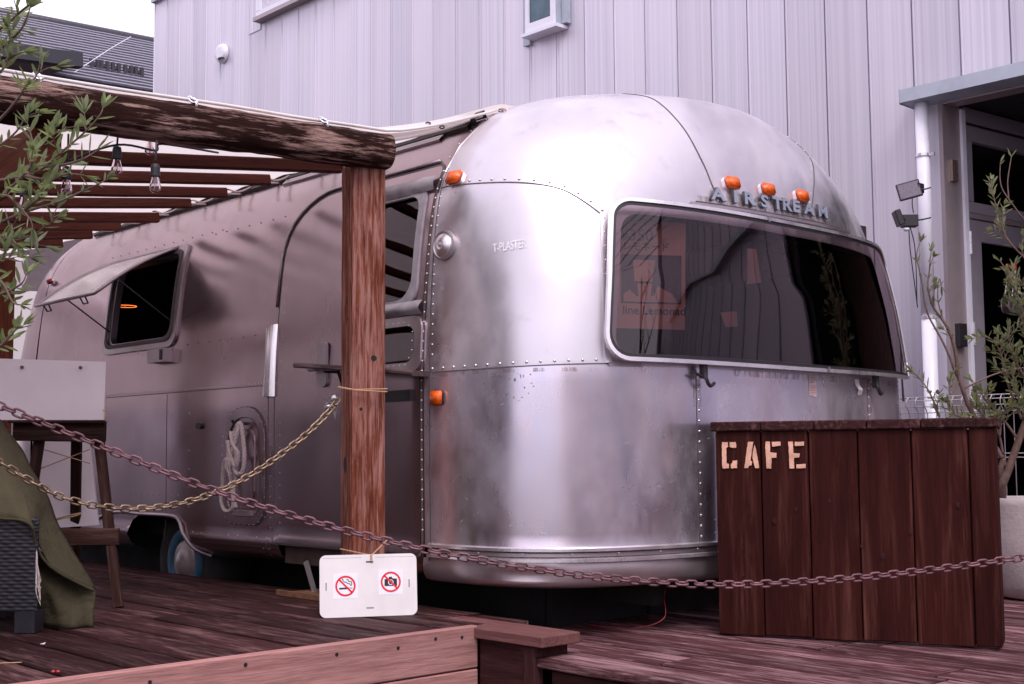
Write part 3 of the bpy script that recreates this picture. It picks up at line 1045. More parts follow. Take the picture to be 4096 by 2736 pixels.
def cap_n(a, z):
    a = min(max(a, .012), math.pi - .012)
    da = cap_wz(a + .01, half_w(z), z) - cap_wz(a - .01, half_w(z), z)
    z1, z0 = min(z + .012, ZT - .004), min(z, ZT - .02) - .012
    dz = cap_wz(a, half_w(z1), z1) - cap_wz(a, half_w(z0), z0)
    n = da.cross(dz).normalized()
    if n.dot(Vector((math.sin(a), -math.cos(a), .001))) < 0: n = -n
    return n


# arc length round the nose at window height -> angle
_aa = np.linspace(.004, math.pi - .004, 800)
_pp = np.array([cap_wz(a, half_w(1.2), 1.2)[:] for a in _aa])
_ll = np.r_[0, np.cumsum(np.linalg.norm(np.diff(_pp, axis=0), axis=1))]
UCAP = float(_ll[-1])


def a_of(u): return float(np.interp(u, _ll, _aa))
def u_of(deg): return float(np.interp(R_(deg), _aa, _ll))


def skin(u, z, off=0.0):
    """outer skin: u<0 along the side back from the nose seam, u>0 round the nose"""
    if u <= 0:
        n = skin_n(u, z) if off else None
        p = Vector((XS + u, YC - half_w(z), z))
        return p + n * off if off else p
    return cap_pt(a_of(u), z, off)


def skin_n(u, z):
    if u <= 0:
        z1 = min(z + .012, ZT - .01)
        d = Vector((0, half_w(z - .012) - half_w(z1), z1 - (z - .012)))
        return Vector((0, -d.z, d.y)).normalized()
    return cap_n(a_of(u), z)


def finish(name, verts, tris, normals, mat, parent):
    fs = []
    for t in tris:
        a, b_, c = (Vector(verts[i]) for i in t[:3])
        nn = (b_ - a).cross(c - a)
        k = sum((normals[i] for i in t), Vector())
        fs.append(tuple(t) if nn.dot(k) >= 0 else tuple(t)[::-1])
    me = mesh_of(name, verts, fs, True)
    me.normals_split_custom_set_from_vertices([tuple(n) for n in normals])
    return link(name, me, mat, parent)


def dense_poly(poly, step):
    out = []
    n = len(poly)
    for i in range(n):
        a, b_ = Vector(poly[i]), Vector(poly[(i + 1) % n])
        m = max(1, int((b_ - a).length / step + .5))
        for k in range(m):
            out.append(a.lerp(b_, k / m))
    return out


def cdt_patch(name, outline, holes, step, mat, parent, off=0.0, f=skin, fn=skin_n):
    outl = dense_poly(outline, step)
    hl = [dense_poly(h, step) for h in holes]
    pts = [Vector(p) for p in outl]
    edges = [(i, (i + 1) % len(outl)) for i in range(len(outl))]
    for h in hl:
        b_ = len(pts)
        pts += [Vector(p) for p in h]
        edges += [(b_ + i, b_ + (i + 1) % len(h)) for i in range(len(h))]
    x0, x1 = min(p[0] for p in outl), max(p[0] for p in outl)
    y0, y1 = min(p[1] for p in outl), max(p[1] for p in outl)
    bnd = np.array([tuple(p) for p in pts])
    y = y0 + step * .5
    row = 0
    while y < y1:
        x = x0 + step * (.5 if row % 2 else 1.0)
        while x < x1:
            if np.min((bnd[:, 0] - x) ** 2 + (bnd[:, 1] - y) ** 2) > (step * .45) ** 2 and inside((x, y), outl) and not any(inside((x, y), h) for h in hl):
                pts.append(Vector((x, y)))
            x += step
        y += step
        row += 1
    v2, e2, f2, *_ = delaunay_2d_cdt(pts, edges, [], 0, 1e-6)
    tris = []
    for t in f2:
        c = (sum(v2[i][0] for i in t) / 3, sum(v2[i][1] for i in t) / 3)
        if inside(c, outl) and not any(inside(c, h) for h in hl):
            tris.append(tuple(t))
    verts = [f(p[0], p[1], off) for p in v2]
    nor = [fn(p[0], p[1]) for p in v2]
    return finish(name, verts, tris, nor, mat, parent)


def grid_skin(name, us, zs, mat, parent, off=0.0):
    verts, nor, fs = [], [], []
    for z in zs:
        for u in us:
            verts.append(skin(u, z, off))
            nor.append(skin_n(u, z))
    nu = len(us)
    for i in range(len(zs) - 1):
        for j in range(nu - 1):
            fs.append((i * nu + j, i * nu + j + 1, (i + 1) * nu + j + 1, (i + 1) * nu + j))
    return finish(name, verts, fs, nor, mat, parent)


def ring(name, outer, inner, o0, o1, mat, parent, f=skin, step=.03, sm=False):
    """raised frame between two outlines with the same number of corners"""
    po, pi = [], []
    n = len(outer)
    for i in range(n):
        a, b_ = Vector(outer[i]), Vector(outer[(i + 1) % n])
        c, d = Vector(inner[i]), Vector(inner[(i + 1) % n])
        m = max(1, int((b_ - a).length / step + .5))
        for k in range(m):
            po.append(a.lerp(b_, k / m))
            pi.append(c.lerp(d, k / m))
    N = len(po)
    vs = [f(p[0], p[1], o0) for p in po] + [f(p[0], p[1], o1) for p in po] + [f(p[0], p[1], o1) for p in pi] + [f(p[0], p[1], o0) for p in pi]
    fs = []
    for i in range(N):
        j = (i + 1) % N
        for r in range(4):
            r2 = (r + 1) % 4
            fs.append((r * N + i, r * N + j, r2 * N + j, r2 * N + i))
    mb = MB()
    mb.add(vs, fs)
    return mb.build(name, mat, parent, smooth=sm)


def strip(name, line, w, o0, mat, parent, f=skin, n=10):
    """narrow band of width w laid along a line of (u,z) points"""
    P = resample([(a, b_, 0) for a, b_ in line], max(8, int(sum((Vector(q) - Vector(p)).length for p, q in zip(line, line[1:])) / .02)), False)
    rows = []
    for i, p in enumerate(P):
        t = P[min(i + 1, len(P) - 1)] - P[max(i - 1, 0)]
        s = Vector((-t.y, t.x, 0)).normalized() * w / 2
        rows.append([f(p.x - s.x, p.y - s.y, o0 * .2), f(p.x - s.x, p.y - s.y, o0), f(p.x + s.x, p.y + s.y, o0), f(p.x + s.x, p.y + s.y, o0 * .2)])
    mb = MB()
    mb.grid(rows)
    return mb.build(name, mat, parent)


def rivets(line, pitch, r, mat, parent, off=.001, f=skin, fn=skin_n):
    L = sum((Vector(q) - Vector(p)).length for p, q in zip(line, line[1:]))
    P = resample([(a, b_, 0) for a, b_ in line], max(2, int(L / pitch) + 1), False)
    mb = MB()
    for p in P:
        c = f(p.x, p.y, off)
        n = fn(p.x, p.y)
        t = n.orthogonal().normalized()
        b_ = n.cross(t)
        vs = []
        for (rr, h) in ((1, 0), (.72, .48)):
            for k in range(6):
                a = k * math.pi / 3
                vs.append(c + (t * math.cos(a) + b_ * math.sin(a)) * r * rr + n * r * h)
        vs.append(c + n * r * .72)
        fs = [(k, (k + 1) % 6, 6 + (k + 1) % 6, 6 + k) for k in range(6)] + [(6 + k, 6 + (k + 1) % 6, 12) for k in range(6)]
        mb.add(vs, fs)
    return mb.build('rivet_row', mat, parent, smooth=True, kind='stuff')


tr = thing('travel_trailer', (-5.4, YC, -.38), 'rounded riveted aluminium travel trailer with dark wraparound front window', 'trailer')

# openings (u, z)
W_SIDE = [(x - XS, z) for x, z in rrect(-6.30, -5.605, 1.20, 1.625, (.045, .07, .035, .035))]
W_DOOR = [(x - XS, z) for x, z in rrect(-4.06, -3.745, 1.21, 1.625, (.08, .09, .06, .06))]
W_DOOR2 = [(x - XS, z) for x, z in rrect(-4.04, -3.705, .975, 1.118, (.05, .05, .05, .05))]
UF0, UF1 = u_of(48.6), u_of(134.5)
W_FRONT = rrect(UF0 + .06, UF1 - .06, .985, 1.50, .06)

zs_low = list(np.linspace(.30, .94, 12))
# side skin
cdt_patch('upper_side_panel', [(XR - XS, .94), (0, .94), (0, 1.80), (XR - XS, 1.80)], [W_SIDE, W_DOOR, W_DOOR2], .05, MT['shell_shaded'], tr)
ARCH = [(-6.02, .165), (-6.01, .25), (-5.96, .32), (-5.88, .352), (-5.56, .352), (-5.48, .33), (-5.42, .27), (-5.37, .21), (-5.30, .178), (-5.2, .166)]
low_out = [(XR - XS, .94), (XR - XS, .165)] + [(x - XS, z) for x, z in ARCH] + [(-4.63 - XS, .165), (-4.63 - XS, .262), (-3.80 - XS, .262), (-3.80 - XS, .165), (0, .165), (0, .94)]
cdt_patch('lower_side_panel', low_out, [], .045, MT['shell_shaded'], tr)
# roof and far side in one sheet
ti = [i for i in range(600) if DP[i, 1] >= 1.80][::7]
if ti[-1] != 599: ti.append(599)
verts, nor, fs = [], [], []
xs_ = np.linspace(XR, XS, 36)
sec = [(YC - DP[i, 0], DP[i, 1]) for i in ti] + [(YC + DP[i, 0], DP[i, 1]) for i in ti[::-1][1:]] + [(YC + 1.262, .94), (YC + 1.258, .30)]
sec[0] = (YC - half_w(1.80), 1.80)
for k_, (y, z) in enumerate(sec):
    a, b_ = sec[max(k_ - 1, 0)], sec[min(k_ + 1, len(sec) - 1)]
    n = Vector((0, -(b_[1] - a[1]), b_[0] - a[0])).normalized()
    for x in xs_:
        verts.append(Vector((x, y, z)))
        nor.append(n)
for i in range(len(sec) - 1):
    for j in range(len(xs_) - 1):
        fs.append((i * len(xs_) + j, i * len(xs_) + j + 1, (i + 1) * len(xs_) + j + 1, (i + 1) * len(xs_) + j))
finish('roof_panel', verts, fs, nor, MT['shell_shaded'], tr)

# nose: three lower panels, window band, dome
US = [0.002] + list(np.linspace(.012, UCAP - .002, 130))


def uspan(a0, a1):
    lo, hi = (0.0 if a0 == 0 else u_of(a0)), u_of(a1)
    return [lo] + [u for u in US if lo + .004 < u < hi - .004] + [hi]


for a0, a1 in ((0, 73), (73, 104.3), (104.3, 179.6)):
    grid_skin('lower_nose_panel', uspan(a0, a1), zs_low, MT['shell'], tr)
cdt_patch('window_band_panel', [(0.0, .94), (UCAP, .94), (UCAP, 1.70), (0.0, 1.70)], [W_FRONT], .035, MT['cap'], tr)
verts, nor, fs = [], [], []
na = 121
ang = [.004 + (math.pi - .008) * j / (na - 1) for j in range(na)]
tt = [i for i in range(600) if DP[i, 1] >= 1.70][::5]
rows_ = [(half_w(1.70), 1.70)] + [(float(DP[i, 0]), float(DP[i, 1])) for i in tt if DP[i, 0] > .012] + [(.004, ZT - .0002)]
for rear in (False, True):
    verts, nor, fs = [], [], []
    for r_i, (w, z) in enumerate(rows_):
        for a in ang:
            verts.append(cap_wz(a, w, z, rear))
    V_ = np.array([v[:] for v in verts]).reshape(len(rows_), na, 3)
    du = np.gradient(V_, axis=0)
    da = np.gradient(V_, axis=1)
    N_ = np.cross(da, du)
    N_ /= (np.linalg.norm(N_, axis=2, keepdims=True) + 1e-12)
    sg = np.sign(((V_ - np.array([XR if rear else XS, YC, 1.2])) * N_).sum(-1))
    N_ *= sg[..., None]
    if not rear:
        for j in range(na):
            N_[0, j] = cap_n(ang[j], 1.70)[:]
    N_[-2:, :] = (0, 0, 1)
    nor = [Vector(n) for n in N_.reshape(-1, 3)]
    for i in range(len(rows_) - 1):
        for j in range(na - 1):
            fs.append((i * na + j, i * na + j + 1, (i + 1) * na + j + 1, (i + 1) * na + j))
    finish('dome_panel' if not rear else 'rear_dome_panel', verts, fs, nor, MT['cap'] if not rear else MT['shell_shaded'], tr)
verts, nor, fs = [], [], []
zr = [.165, .175, .2, .235, .27] + list(np.linspace(.30, 1.70, 26))
for z in zr:
    for a in ang:
        p = cap_wz(a, half_w(z), z, True)
        verts.append(p)
        n = cap_n(a, max(z, .3))
        nor.append(Vector((-n.x, n.y, n.z)))
for i in range(len(zr) - 1):
    for j in range(na - 1):
        fs.append((i * na + j, i * na + j + 1, (i + 1) * na + j + 1, (i + 1) * na + j))
finish('rear_nose_panel', verts, fs, nor, MT['shell_shaded'], tr)

# skirt under the rub rail, curled in at the bottom, a few dents
mb_rows = []
us = uspan(0, 179.6)
for z, dd in ((.262, 0), (.25, .002), (.235, .004), (.218, .002), (.20, -.003), (.185, -.012), (.175, -.04), (.167, -.10)):
    row = []
    for u in us:
        p = skin(u, .31, .006 + dd)
        dent = -.020 * math.exp(-((u - .42) / .13) ** 2 - ((z - .22) / .018) ** 2) - .012 * math.exp(-((u - .75) / .10) ** 2 - ((z - .20) / .02) ** 2) - .006 * math.exp(-((u - 1.15) / .06) ** 2 - ((z - .225) / .02) ** 2)
        p = p + skin_n(u, .31) * dent
        row.append(Vector((p.x, p.y, z)))
    mb_rows.append(row)
mb = MB()
mb.grid(mb_rows)
mb.build('nose_skirt', MT['skirt'], tr, smooth=True)
# rub rail: two bright ridges and a dull channel
for nm, z0, z1, o, mt in (('rub_rail', .298, .315, .020, 'trim'), ('rub_rail_channel', .280, .298, .009, 'trim_dull'), ('rub_rail', .262, .280, .022, 'trim')):
    rows = []
    for u in uspan(0, 179.6):
        u_ = max(u, .004)
        rows.append([skin(u_, .31, .001).xy.to_3d() + Vector((0, 0, z0)), skin(u_, .31, o).xy.to_3d() + Vector((0, 0, z0 + .003)), skin(u_, .31, o).xy.to_3d() + Vector((0, 0, z1 - .004)), skin(u_, .31, .001).xy.to_3d() + Vector((0, 0, z1))])
    mb = MB()
    mb.grid(rows)
    mb.build(nm, MT[mt], tr)
rivets([(.06, .289), (UCAP - .1, .289)], .17, .004, MT['rivet_dull'], tr, .010)

# dark lining, floor and chassis
cdt_patch('lining', [(XR - XS, .35), (0, .35), (0, 1.71), (XR - XS, 1.71)], [W_SIDE, W_DOOR, W_DOOR2], .09, MT['interior'], tr, -.045)
cdt_patch('lining', [(0.0, .35), (UCAP, .35), (UCAP, 1.69), (0.0, 1.69)], [W_FRONT], .07, MT['interior'], tr, -.045)
bx('ceiling', (-7.2, YC - 1.05, 1.70), (-3.45, YC + 1.05, 1.73), MT['interior'], tr)
bx('floor', (-7.7, YC - 1.12, .24), (-3.25, YC + 1.12, .32), MT['chassis'], tr)
bx('far_lining', (-7.5, YC + 1.15, .3), (-3.3, YC + 1.2, 1.72), MT['interior'], tr)
for y in (YC - .62, YC + .62):
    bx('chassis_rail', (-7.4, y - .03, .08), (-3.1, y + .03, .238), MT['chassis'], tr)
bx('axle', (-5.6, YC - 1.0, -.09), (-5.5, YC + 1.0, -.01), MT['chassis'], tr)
bx('underside_shade_sheet', (-7.5, YC + 1.02, -.37), (-3.35, YC + 1.05, .238), MT['chassis'], tr)  # added black sheets standing in for the deep shade under the trailer
bx('underside_shade_sheet', (-3.40, YC - .35, -.37), (-3.37, YC + 1.01, .238), MT['chassis'], tr)
bx('underside_shade_sheet', (-7.4, 3.34, -.37), (-3.42, 3.36, .238), MT['chassis'], tr)
bx('underside_shade_sheet', (-3.41, 3.34, -.37), (-3.38, YC - .36, .238), MT['chassis'], tr)
bx('rear_partition', (-7.06, YC - 1.1, .33), (-7.03, YC + 1.1, 1.69), MT['interior'], tr)

# wheel
wh = MB()
Mw = axes((-5.60, 3.16, .13), (1, 0, 0), (0, 0, 1))
wh.lathe([(.15, .09), (.2, .10), (.26, .095), (.285, .07), (.29, .0), (.285, -.10), (.15, -.11)], Mw, 40)
wo = wh.build('wheel', MT['tyre'], tr, smooth=True)
mb = MB(); mb.lathe([(.160, .09), (.158, .104), (.150, .112), (.115, .110), (.10, .098), (.09, .06)], Mw, 40, False); mb.build('tyre_sidewall', MT['blue_wheel'], wo, smooth=True)
mb = MB(); mb.lathe([(.103, .085), (.095, .105), (.075, .10), (.055, .12), (.03, .128), (.001, .13)], Mw, 36, False); mb.build('hub_cap', MT['hub'], wo, smooth=True)
# moulding round the wheel arch
arch3 = spline([skin(x - XS, z, .006) for x, z in [(-6.9, .20), (-6.4, .30), (-6.15, .352)] + ARCH[3:9]], 5)
mb = MB(); mb.tube(arch3, .009, 6); mb.build('arch_moulding', MT['trim_dull'], tr, smooth=True)

# seams and rivet rows
SIDE0 = XR - XS
belt = [(SIDE0, .945), (0, .938)]
strip('seam', [(SIDE0, .938), (-.0, .934)], .004, .0012, MT['seam'], tr)
rivets([(SIDE0, .95), (-.02, .944)], .026, .0036, MT['rivet_dull'], tr)
nb = [(0.01, .934), (u_of(11.8), .934), (u_of(25.5), .938), (u_of(48), .946), (u_of(51), .946)]
strip('seam', nb, .004, .0014, MT['seam'], tr)
rivets([(a + .004, z + .014) for a, z in nb], .052, .0056, MT['rivet'], tr)
us_ = [(0.01, 1.636), (u_of(2.5), 1.637), (u_of(12.5), 1.626), (u_of(26), 1.612), (u_of(36), 1.587), (u_of(42), 1.545), (u_of(47.2), 1.494)]
us_ = [(p.x, p.y) for p in spline([(a, b_, 0) for a, b_ in us_], 6)]
strip('seam', us_, .0045, .0014, MT['seam'], tr)
rivets([(a + .008, z + .013) for a, z in us_[3:]], .050, .0056, MT['rivet'], tr)
# nose seam up the side and over
strip('seam', [(0.004, .17), (0.004, 1.72)], .005, .0014, MT['seam'], tr)
rivets([(-.014, .36), (-.014, 1.71)], .036, .0042, MT['rivet'], tr)
rivets([(.014, 1.0), (.014, 1.60)], .036, .0042, MT['rivet'], tr)


def dome_line(name, pts, mat, w=.004, riv=None):
    """line over the dome given as (angle, half width) pairs -> strip and rivets on the surface"""
    P = [cap_pt(R_(q.x), q.y) for q in spline([(a, z * 1.0, 0) for a, z in pts], 10)]
    mb = MB()
    rows = []
    C = Vector((XS - .1, YC, 1.0))
    for i, p in enumerate(P):
        t = (P[min(i + 1, len(P) - 1)] - P[max(i - 1, 0)]).normalized()
        n = (p - C).normalized()
        s = t.cross(n).normalized()
        n = s.cross(t).normalized()
        if n.dot(p - C) < 0: n = -n
        rows.append([p - s * w / 2 - n * .006, p - s * w / 2 + n * .0022, p + s * w / 2 + n * .0022, p + s * w / 2 - n * .006])
    mb.grid(rows)
    mb.build(name, mat, tr)
    if riv:
        Q = resample(P, int(sum((b_ - a).length for a, b_ in zip(P, P[1:])) / riv[0]) + 1, False)
        mb = MB()
        for i, p in enumerate(Q):
            t = (Q[min(i + 1, len(Q) - 1)] - Q[max(i - 1, 0)]).normalized()
            n = (p - C).normalized()
            s = t.cross(n).normalized()
            n = s.cross(t).normalized()
            if n.dot(p - C) < 0: n = -n
            mb.lathe([(riv[1], -.003), (riv[1] * .9, .0015), (riv[1] * .4, riv[1] * .8)], axes(p + s * riv[2], t, n.cross(t)), 6)
        mb.build('rivet_row', MT['rivet'], tr, smooth=True, kind='stuff')


seamL = [(36, 2.095), (41.8, 2.07), (55, 2.03), (65.5, 1.90), (72, 1.745), (75.2, 1.64), (77, 1.60)]
seamR = [(144, 2.095), (138.2, 2.07), (125, 2.03), (114.5, 1.90), (106, 1.80), (100.5, 1.70), (97, 1.612)]
dome_line('seam', seamL, MT['seam'], .004, (.052, .0042, .014))
dome_line('seam', seamR, MT['seam'], .004, (.052, .0042, .014))
seamS = []
for i in range(0, len(tt), 6):
    seamS.append(Vector((XS, YC - DP[tt[i], 0], DP[tt[i], 1])))
mb = MB()
mb.tube([p + Vector((0, -.0, .0)) for p in seamS], .004, 5)
mb.build('seam', MT['trim_dull'], tr)
rivets([(-.02, 1.71), (-.02, 1.95)], .05, .0035, MT['rivet'], tr)
# lower nose seams
for a0, d in ((74.2, 1), (104.5, 1)):
    ub = u_of(a0)
    strip('seam', [(ub, .31), (ub, .935)], .0035, .0012, MT['seam'], tr)
    rivets([(ub + .012, .335), (ub + .012, .90)], .0365, .0050, MT['rivet'], tr)
rivets([(u_of(78), .39), (u_of(98), .39)], .05, .004, MT['rivet_dull'], tr)
rivets([(u_of(78), .345), (u_of(98), .345)], .05, .004, MT['rivet_dull'], tr)
# side seams and stray rivet rows
for x in (-4.72, -5.62, -6.55):
    strip('seam', [(x - XS, .20), (x - XS, .93)], .003, .0010, MT['seam'], tr)
rivets([(-4.70 - XS, .24), (-4.70 - XS, .90)], .042, .0028, MT['rivet_dull'], tr)
rivets([(-4.745 - XS, .24), (-4.745 - XS, .90)], .065, .0028, MT['rivet_dull'], tr)
rivets([(-5.4 - XS, .40), (-5.4 - XS, .92)], .075, .0028, MT['rivet_dull'], tr)
rivets([(-4.60 - XS, .30), (-3.85 - XS, .30)], .05, .0032, MT['rivet'], tr)
rivets([(-5.35 - XS, .285), (-4.72 - XS, .285)], .075, .003, MT['rivet'], tr)
rivets([(-6.0 - XS, .45), (-5.5 - XS, .45)], .06, .003, MT['rivet_dull'], tr)
for z, x0, x1 in ((1.70, -6.45, -5.3), (1.66, -6.45, -6.05), (1.685, -5.35, -4.75), (1.16, -5.45, -4.75)):
    rivets([(x0 - XS, z), (x1 - XS, z)], .095, .0034, MT['seam'], tr)

# door: proud sheet with its own outline, windows and lock
D_OUT = [(x - XS, z) for x, z in rrect(-4.662, -3.680, .270, 1.735, (.01, .01, .03, .27), 8)]
dr = cdt_patch('door', D_OUT, [W_DOOR, W_DOOR2], .05, MT['shell_shaded'], tr, .004)
gap = [(x - XS, z) for x, z in rrect(-4.672, -3.672, .262, 1.745, (.01, .01, .03, .275), 8)]
ring('door_gap', gap, D_OUT, .0, .0025, MT['seam'], dr)
# drip moulding over the arch of the door
arc = [(-3.72 - XS, 1.758)] + [(x - XS, z) for x, z in rrect(-4.684, -3.6, .2, 1.758, (.01, .01, .01, .275), 8)][27:] + [(-4.684 - XS, 1.27)]
mb = MB(); mb.tube([skin(u, z, .006) for u, z in arc], .0065, 6); mb.build('drip_moulding', MT['trim_dull'], tr, smooth=True)
rivets([(-4.62 - XS, .30), (-4.62 - XS, 1.40)], .05, .0028, MT['rivet_dull'], dr, .005)
for W_, fo, mt, rw in ((W_DOOR, .030, 'tape', .022), (W_DOOR2, .034, 'trim_dull', .02)):
    cx = sum(p[0] for p in W_) / len(W_)
    cz = sum(p[1] for p in W_) / len(W_)
    outer = [(p[0] + math.copysign(fo, p[0] - cx), p[1] + math.copysign(fo, p[1] - cz)) for p in W_]
    inner = [(p[0] + (cx - p[0]) * .02, p[1] + (cz - p[1]) * .03) for p in W_]
    wf = ring('window_frame', outer, inner, .004, .014, MT[mt], dr)
    cdt_patch('pane', inner, [], .05, MT['window_glass'], wf, -.004)
rivets([(u, z) for u, z in [(-4.05 - XS, 1.13), (-3.76 - XS, 1.13), (-3.722 - XS, 1.09), (-3.722 - XS, 1.01), (-3.76 - XS, .968), (-4.0 - XS, .968)]], .034, .003, MT['rivet'], dr, .014)
# crumpled tape over the top and foot of the door window
for (z0, z1, sgn) in ((1.628, 1.688, 1), (1.155, 1.207, -1)):
    rows = []
    for i in range(25):
        x = -4.10 + (.43) * i / 24
        row = []
        for j in range(6):
            z = z0 + (z1 - z0) * j / 5
            o = .016 + .018 * math.sin(math.pi * j / 5) + .007 * noise.noise(Vector((x * 22, z * 40, sgn)))
            row.append(skin(x - XS, z, o))
        rows.append(row)
    mb = MB(); mb.grid(rows); mb.build('tape_strip', MT['tape'], dr, smooth=True)
# door lock plate, bolt and name plate
mb = MB(); mb.prism(rrect(-4.34, -4.27, .91, 1.09, .02), 0, .012, axes((0, 2.961, 0), (1, 0, 0), (0, 0, 1))); mb.build('lock_plate', MT['trim_dull'], dr)
mb = MB(); mb.tube([(-4.36, 2.93, .985), (-4.27, 2.935, .985)], .012, 8); mb.build('door_handle', MT['chrome'], dr, smooth=True)
mb = MB(); mb.lathe([(.016, 0), (.016, .01), (.01, .018)], axes(skin(-4.26 - XS, .83, .004), (1, 0, 0), (0, 0, 1)), 14); mb.build('bolt', MT['chrome'], dr)
mb = MB(); mb.box(skin(-3.86 - XS, .855, .008), (.27, .012, .042)); np_ = mb.build('name_plate', MT['badge'], dr)

# side window: frame, opened sash, stays
outer = [(p[0] + math.copysign(.045, p[0] + 2.29), p[1] + math.copysign(.04, p[1] - 1.41)) for p in W_SIDE]
sw = ring('window', outer, W_SIDE, .0, .012, MT['trim_dull'], tr)
ring('gasket', [(p[0] * 1.0 + math.copysign(.012, p[0] + 2.29), p[1] + math.copysign(.012, p[1] - 1.41)) for p in W_SIDE], [(p[0] - math.copysign(.006, p[0] + 2.29), p[1] - math.copysign(.006, p[1] - 1.41)) for p in W_SIDE], .012, .018, MT['seam'], sw)
rivets([(p[0] + math.copysign(-.012, p[0] + 2.29), p[1] + math.copysign(-.012, p[1] - 1.41)) for p in outer] , .045, .003, MT['rivet_dull'], sw, .012)
H0, H1 = skin(-6.35 - XS, 1.655, .012), skin(-5.675 - XS, 1.655, .012)
sd_ = Vector((0, -.425, -.262))
rows = []
for i in range(13):
    row = []
    for j in range(11):
        u, v = i / 12, j / 10
        p = H0.lerp(H1, u) + sd_ * v + Vector((0, -.2, .42)).normalized() * (.02 * math.sin(math.pi * v))
        row.append(p)
    rows.append(row)
mb = MB(); mb.grid(rows); sash = mb.build('sash_pane', MT['sash_glass'], sw, smooth=True)
edge = [rows[0][j] for j in range(11)] + [rows[i][10] for i in range(1, 13)] + [rows[12][j] for j in range(9, -1, -1)] + [rows[i][0] for i in range(11, 0, -1)]
mb = MB(); mb.tube(edge, .009, 6, True); mb.build('sash_frame', MT['trim_dull'], sash, smooth=True)
for u in (.18, .8):
    p = H0.lerp(H1, u) + sd_
    mb = MB(); mb.tube([p + Vector((-.03, 0, 0)), p + Vector((-.025, .02, -.035)), p + Vector((.025, .02, -.035)), p + Vector((.03, 0, 0))], .004, 5); mb.build('sash_latch', MT['dark_steel'], sash)
for x, v in ((-6.29, .72), (-5.62, .72)):
    p = (H0 if x < -6 else H1) + sd_ * v
    mb = MB(); mb.tube([p, Vector((x, 3.0, 1.27))], .004, 5); mb.build('sash_stay', MT['dark_steel'], sash)
ring('inner_frame', [(p[0], p[1]) for p in W_SIDE], [(p[0] - math.copysign(.03, p[0] + 2.29), p[1] - math.copysign(.012, p[1] - 1.41)) for p in W_SIDE], -.03, .004, MT['trim_dull'], sw)

# front window guard: smoked curved sheet standing off the skin in a bright channel
def guard(u, z, off=0.0):
    return skin(u, z, .042 + off)


GO = rrect(UF0, UF1, .950, 1.538, (.10, .08, .08, .075), 7)
GI = [(p[0] + math.copysign(.016, (UF0 + UF1) / 2 - p[0]), p[1] + math.copysign(.018, 1.244 - p[1])) for p in GO]
GI = rrect(UF0 + .013, UF1 - .012, .964, 1.525, (.085, .065, .065, .06), 7)
fw = ring('front_window', GO, GI, -.010, .010, MT['trim'], tr, guard, .04)
cdt_patch('smoked_pane', GI, [], .05, MT['smoke_glass'], fw, 0.0, guard)
ring('gasket', GI, rrect(UF0 + .024, UF1 - .024, .976, 1.514, (.08, .06, .06, .055), 7), .001, .004, MT['black'], fw, guard, .04)
for uu, zz in ((u_of(92), .960), (u_of(86), 1.529)):
    mb = MB()
    rows = [[guard(uu - .006, zz - .011, .0145), guard(uu + .006, zz - .011, .0145)], [guard(uu - .006, zz + .011, .0145), guard(uu + .006, zz + .011, .0145)]]
    mb.grid(rows); mb.build('joint_plate', MT['trim_dull'], fw)
# riveted flange on the skin at the window edge and foot
fl = [(u_of(48.2), 1.475), (u_of(49.2), 1.25), (u_of(50.4), 1.0), (u_of(51), .95)]
strip('window_flange', fl, .024, .006, MT['trim'], tr)
rivets(fl, .050, .0042, MT['rivet'], tr, .006)
strip('window_flange', [(u_of(51), .948), (u_of(60), .948)], .02, .005, MT['trim_dull'], tr)
# drip rail and dirt line above the guard
strip('drip_rail', [(u_of(69.5), 1.560), (u_of(85), 1.565), (u_of(111), 1.572)], .012, .012, MT['trim_dull'], tr)
strip('drip_rail', [(u_of(71), 1.574), (u_of(108), 1.586)], .004, .004, MT['seam'], tr)
# over-centre latches below the guard
for a in (74.6, 105.4):
    p = skin(u_of(a), .905, .03)
    t = (skin(u_of(a) + .02, .905) - skin(u_of(a) - .02, .905)).normalized()
    mb = MB()
    mb.box(p + Vector((0, 0, .022)), (.02, .024, .05))
    mb.tube(spline([p + Vector((0, 0, .03)), p + Vector((.012, 0, -.005)), p + t * .018 + Vector((.012, 0, -.03)), p + t * .045 + Vector((.008, 0, -.02))], 4), .007, 6)
    mb.tube([p - t * .035 + Vector((0, 0, .012)), p], .006, 6)
    mb.build('window_latch', MT['dark_steel'], tr, smooth=False)

# raised letters across the brow
WORD = 'AIRSTREAM'
ua, ub_ = u_of(74.2), u_of(101.6)
def glyph(c, bold):
    me_ = text_mesh(c, .066, .0, bold)
    xs_g = [v.co.x for v in me_.vertices]
    return max(xs_g) - min(xs_g)


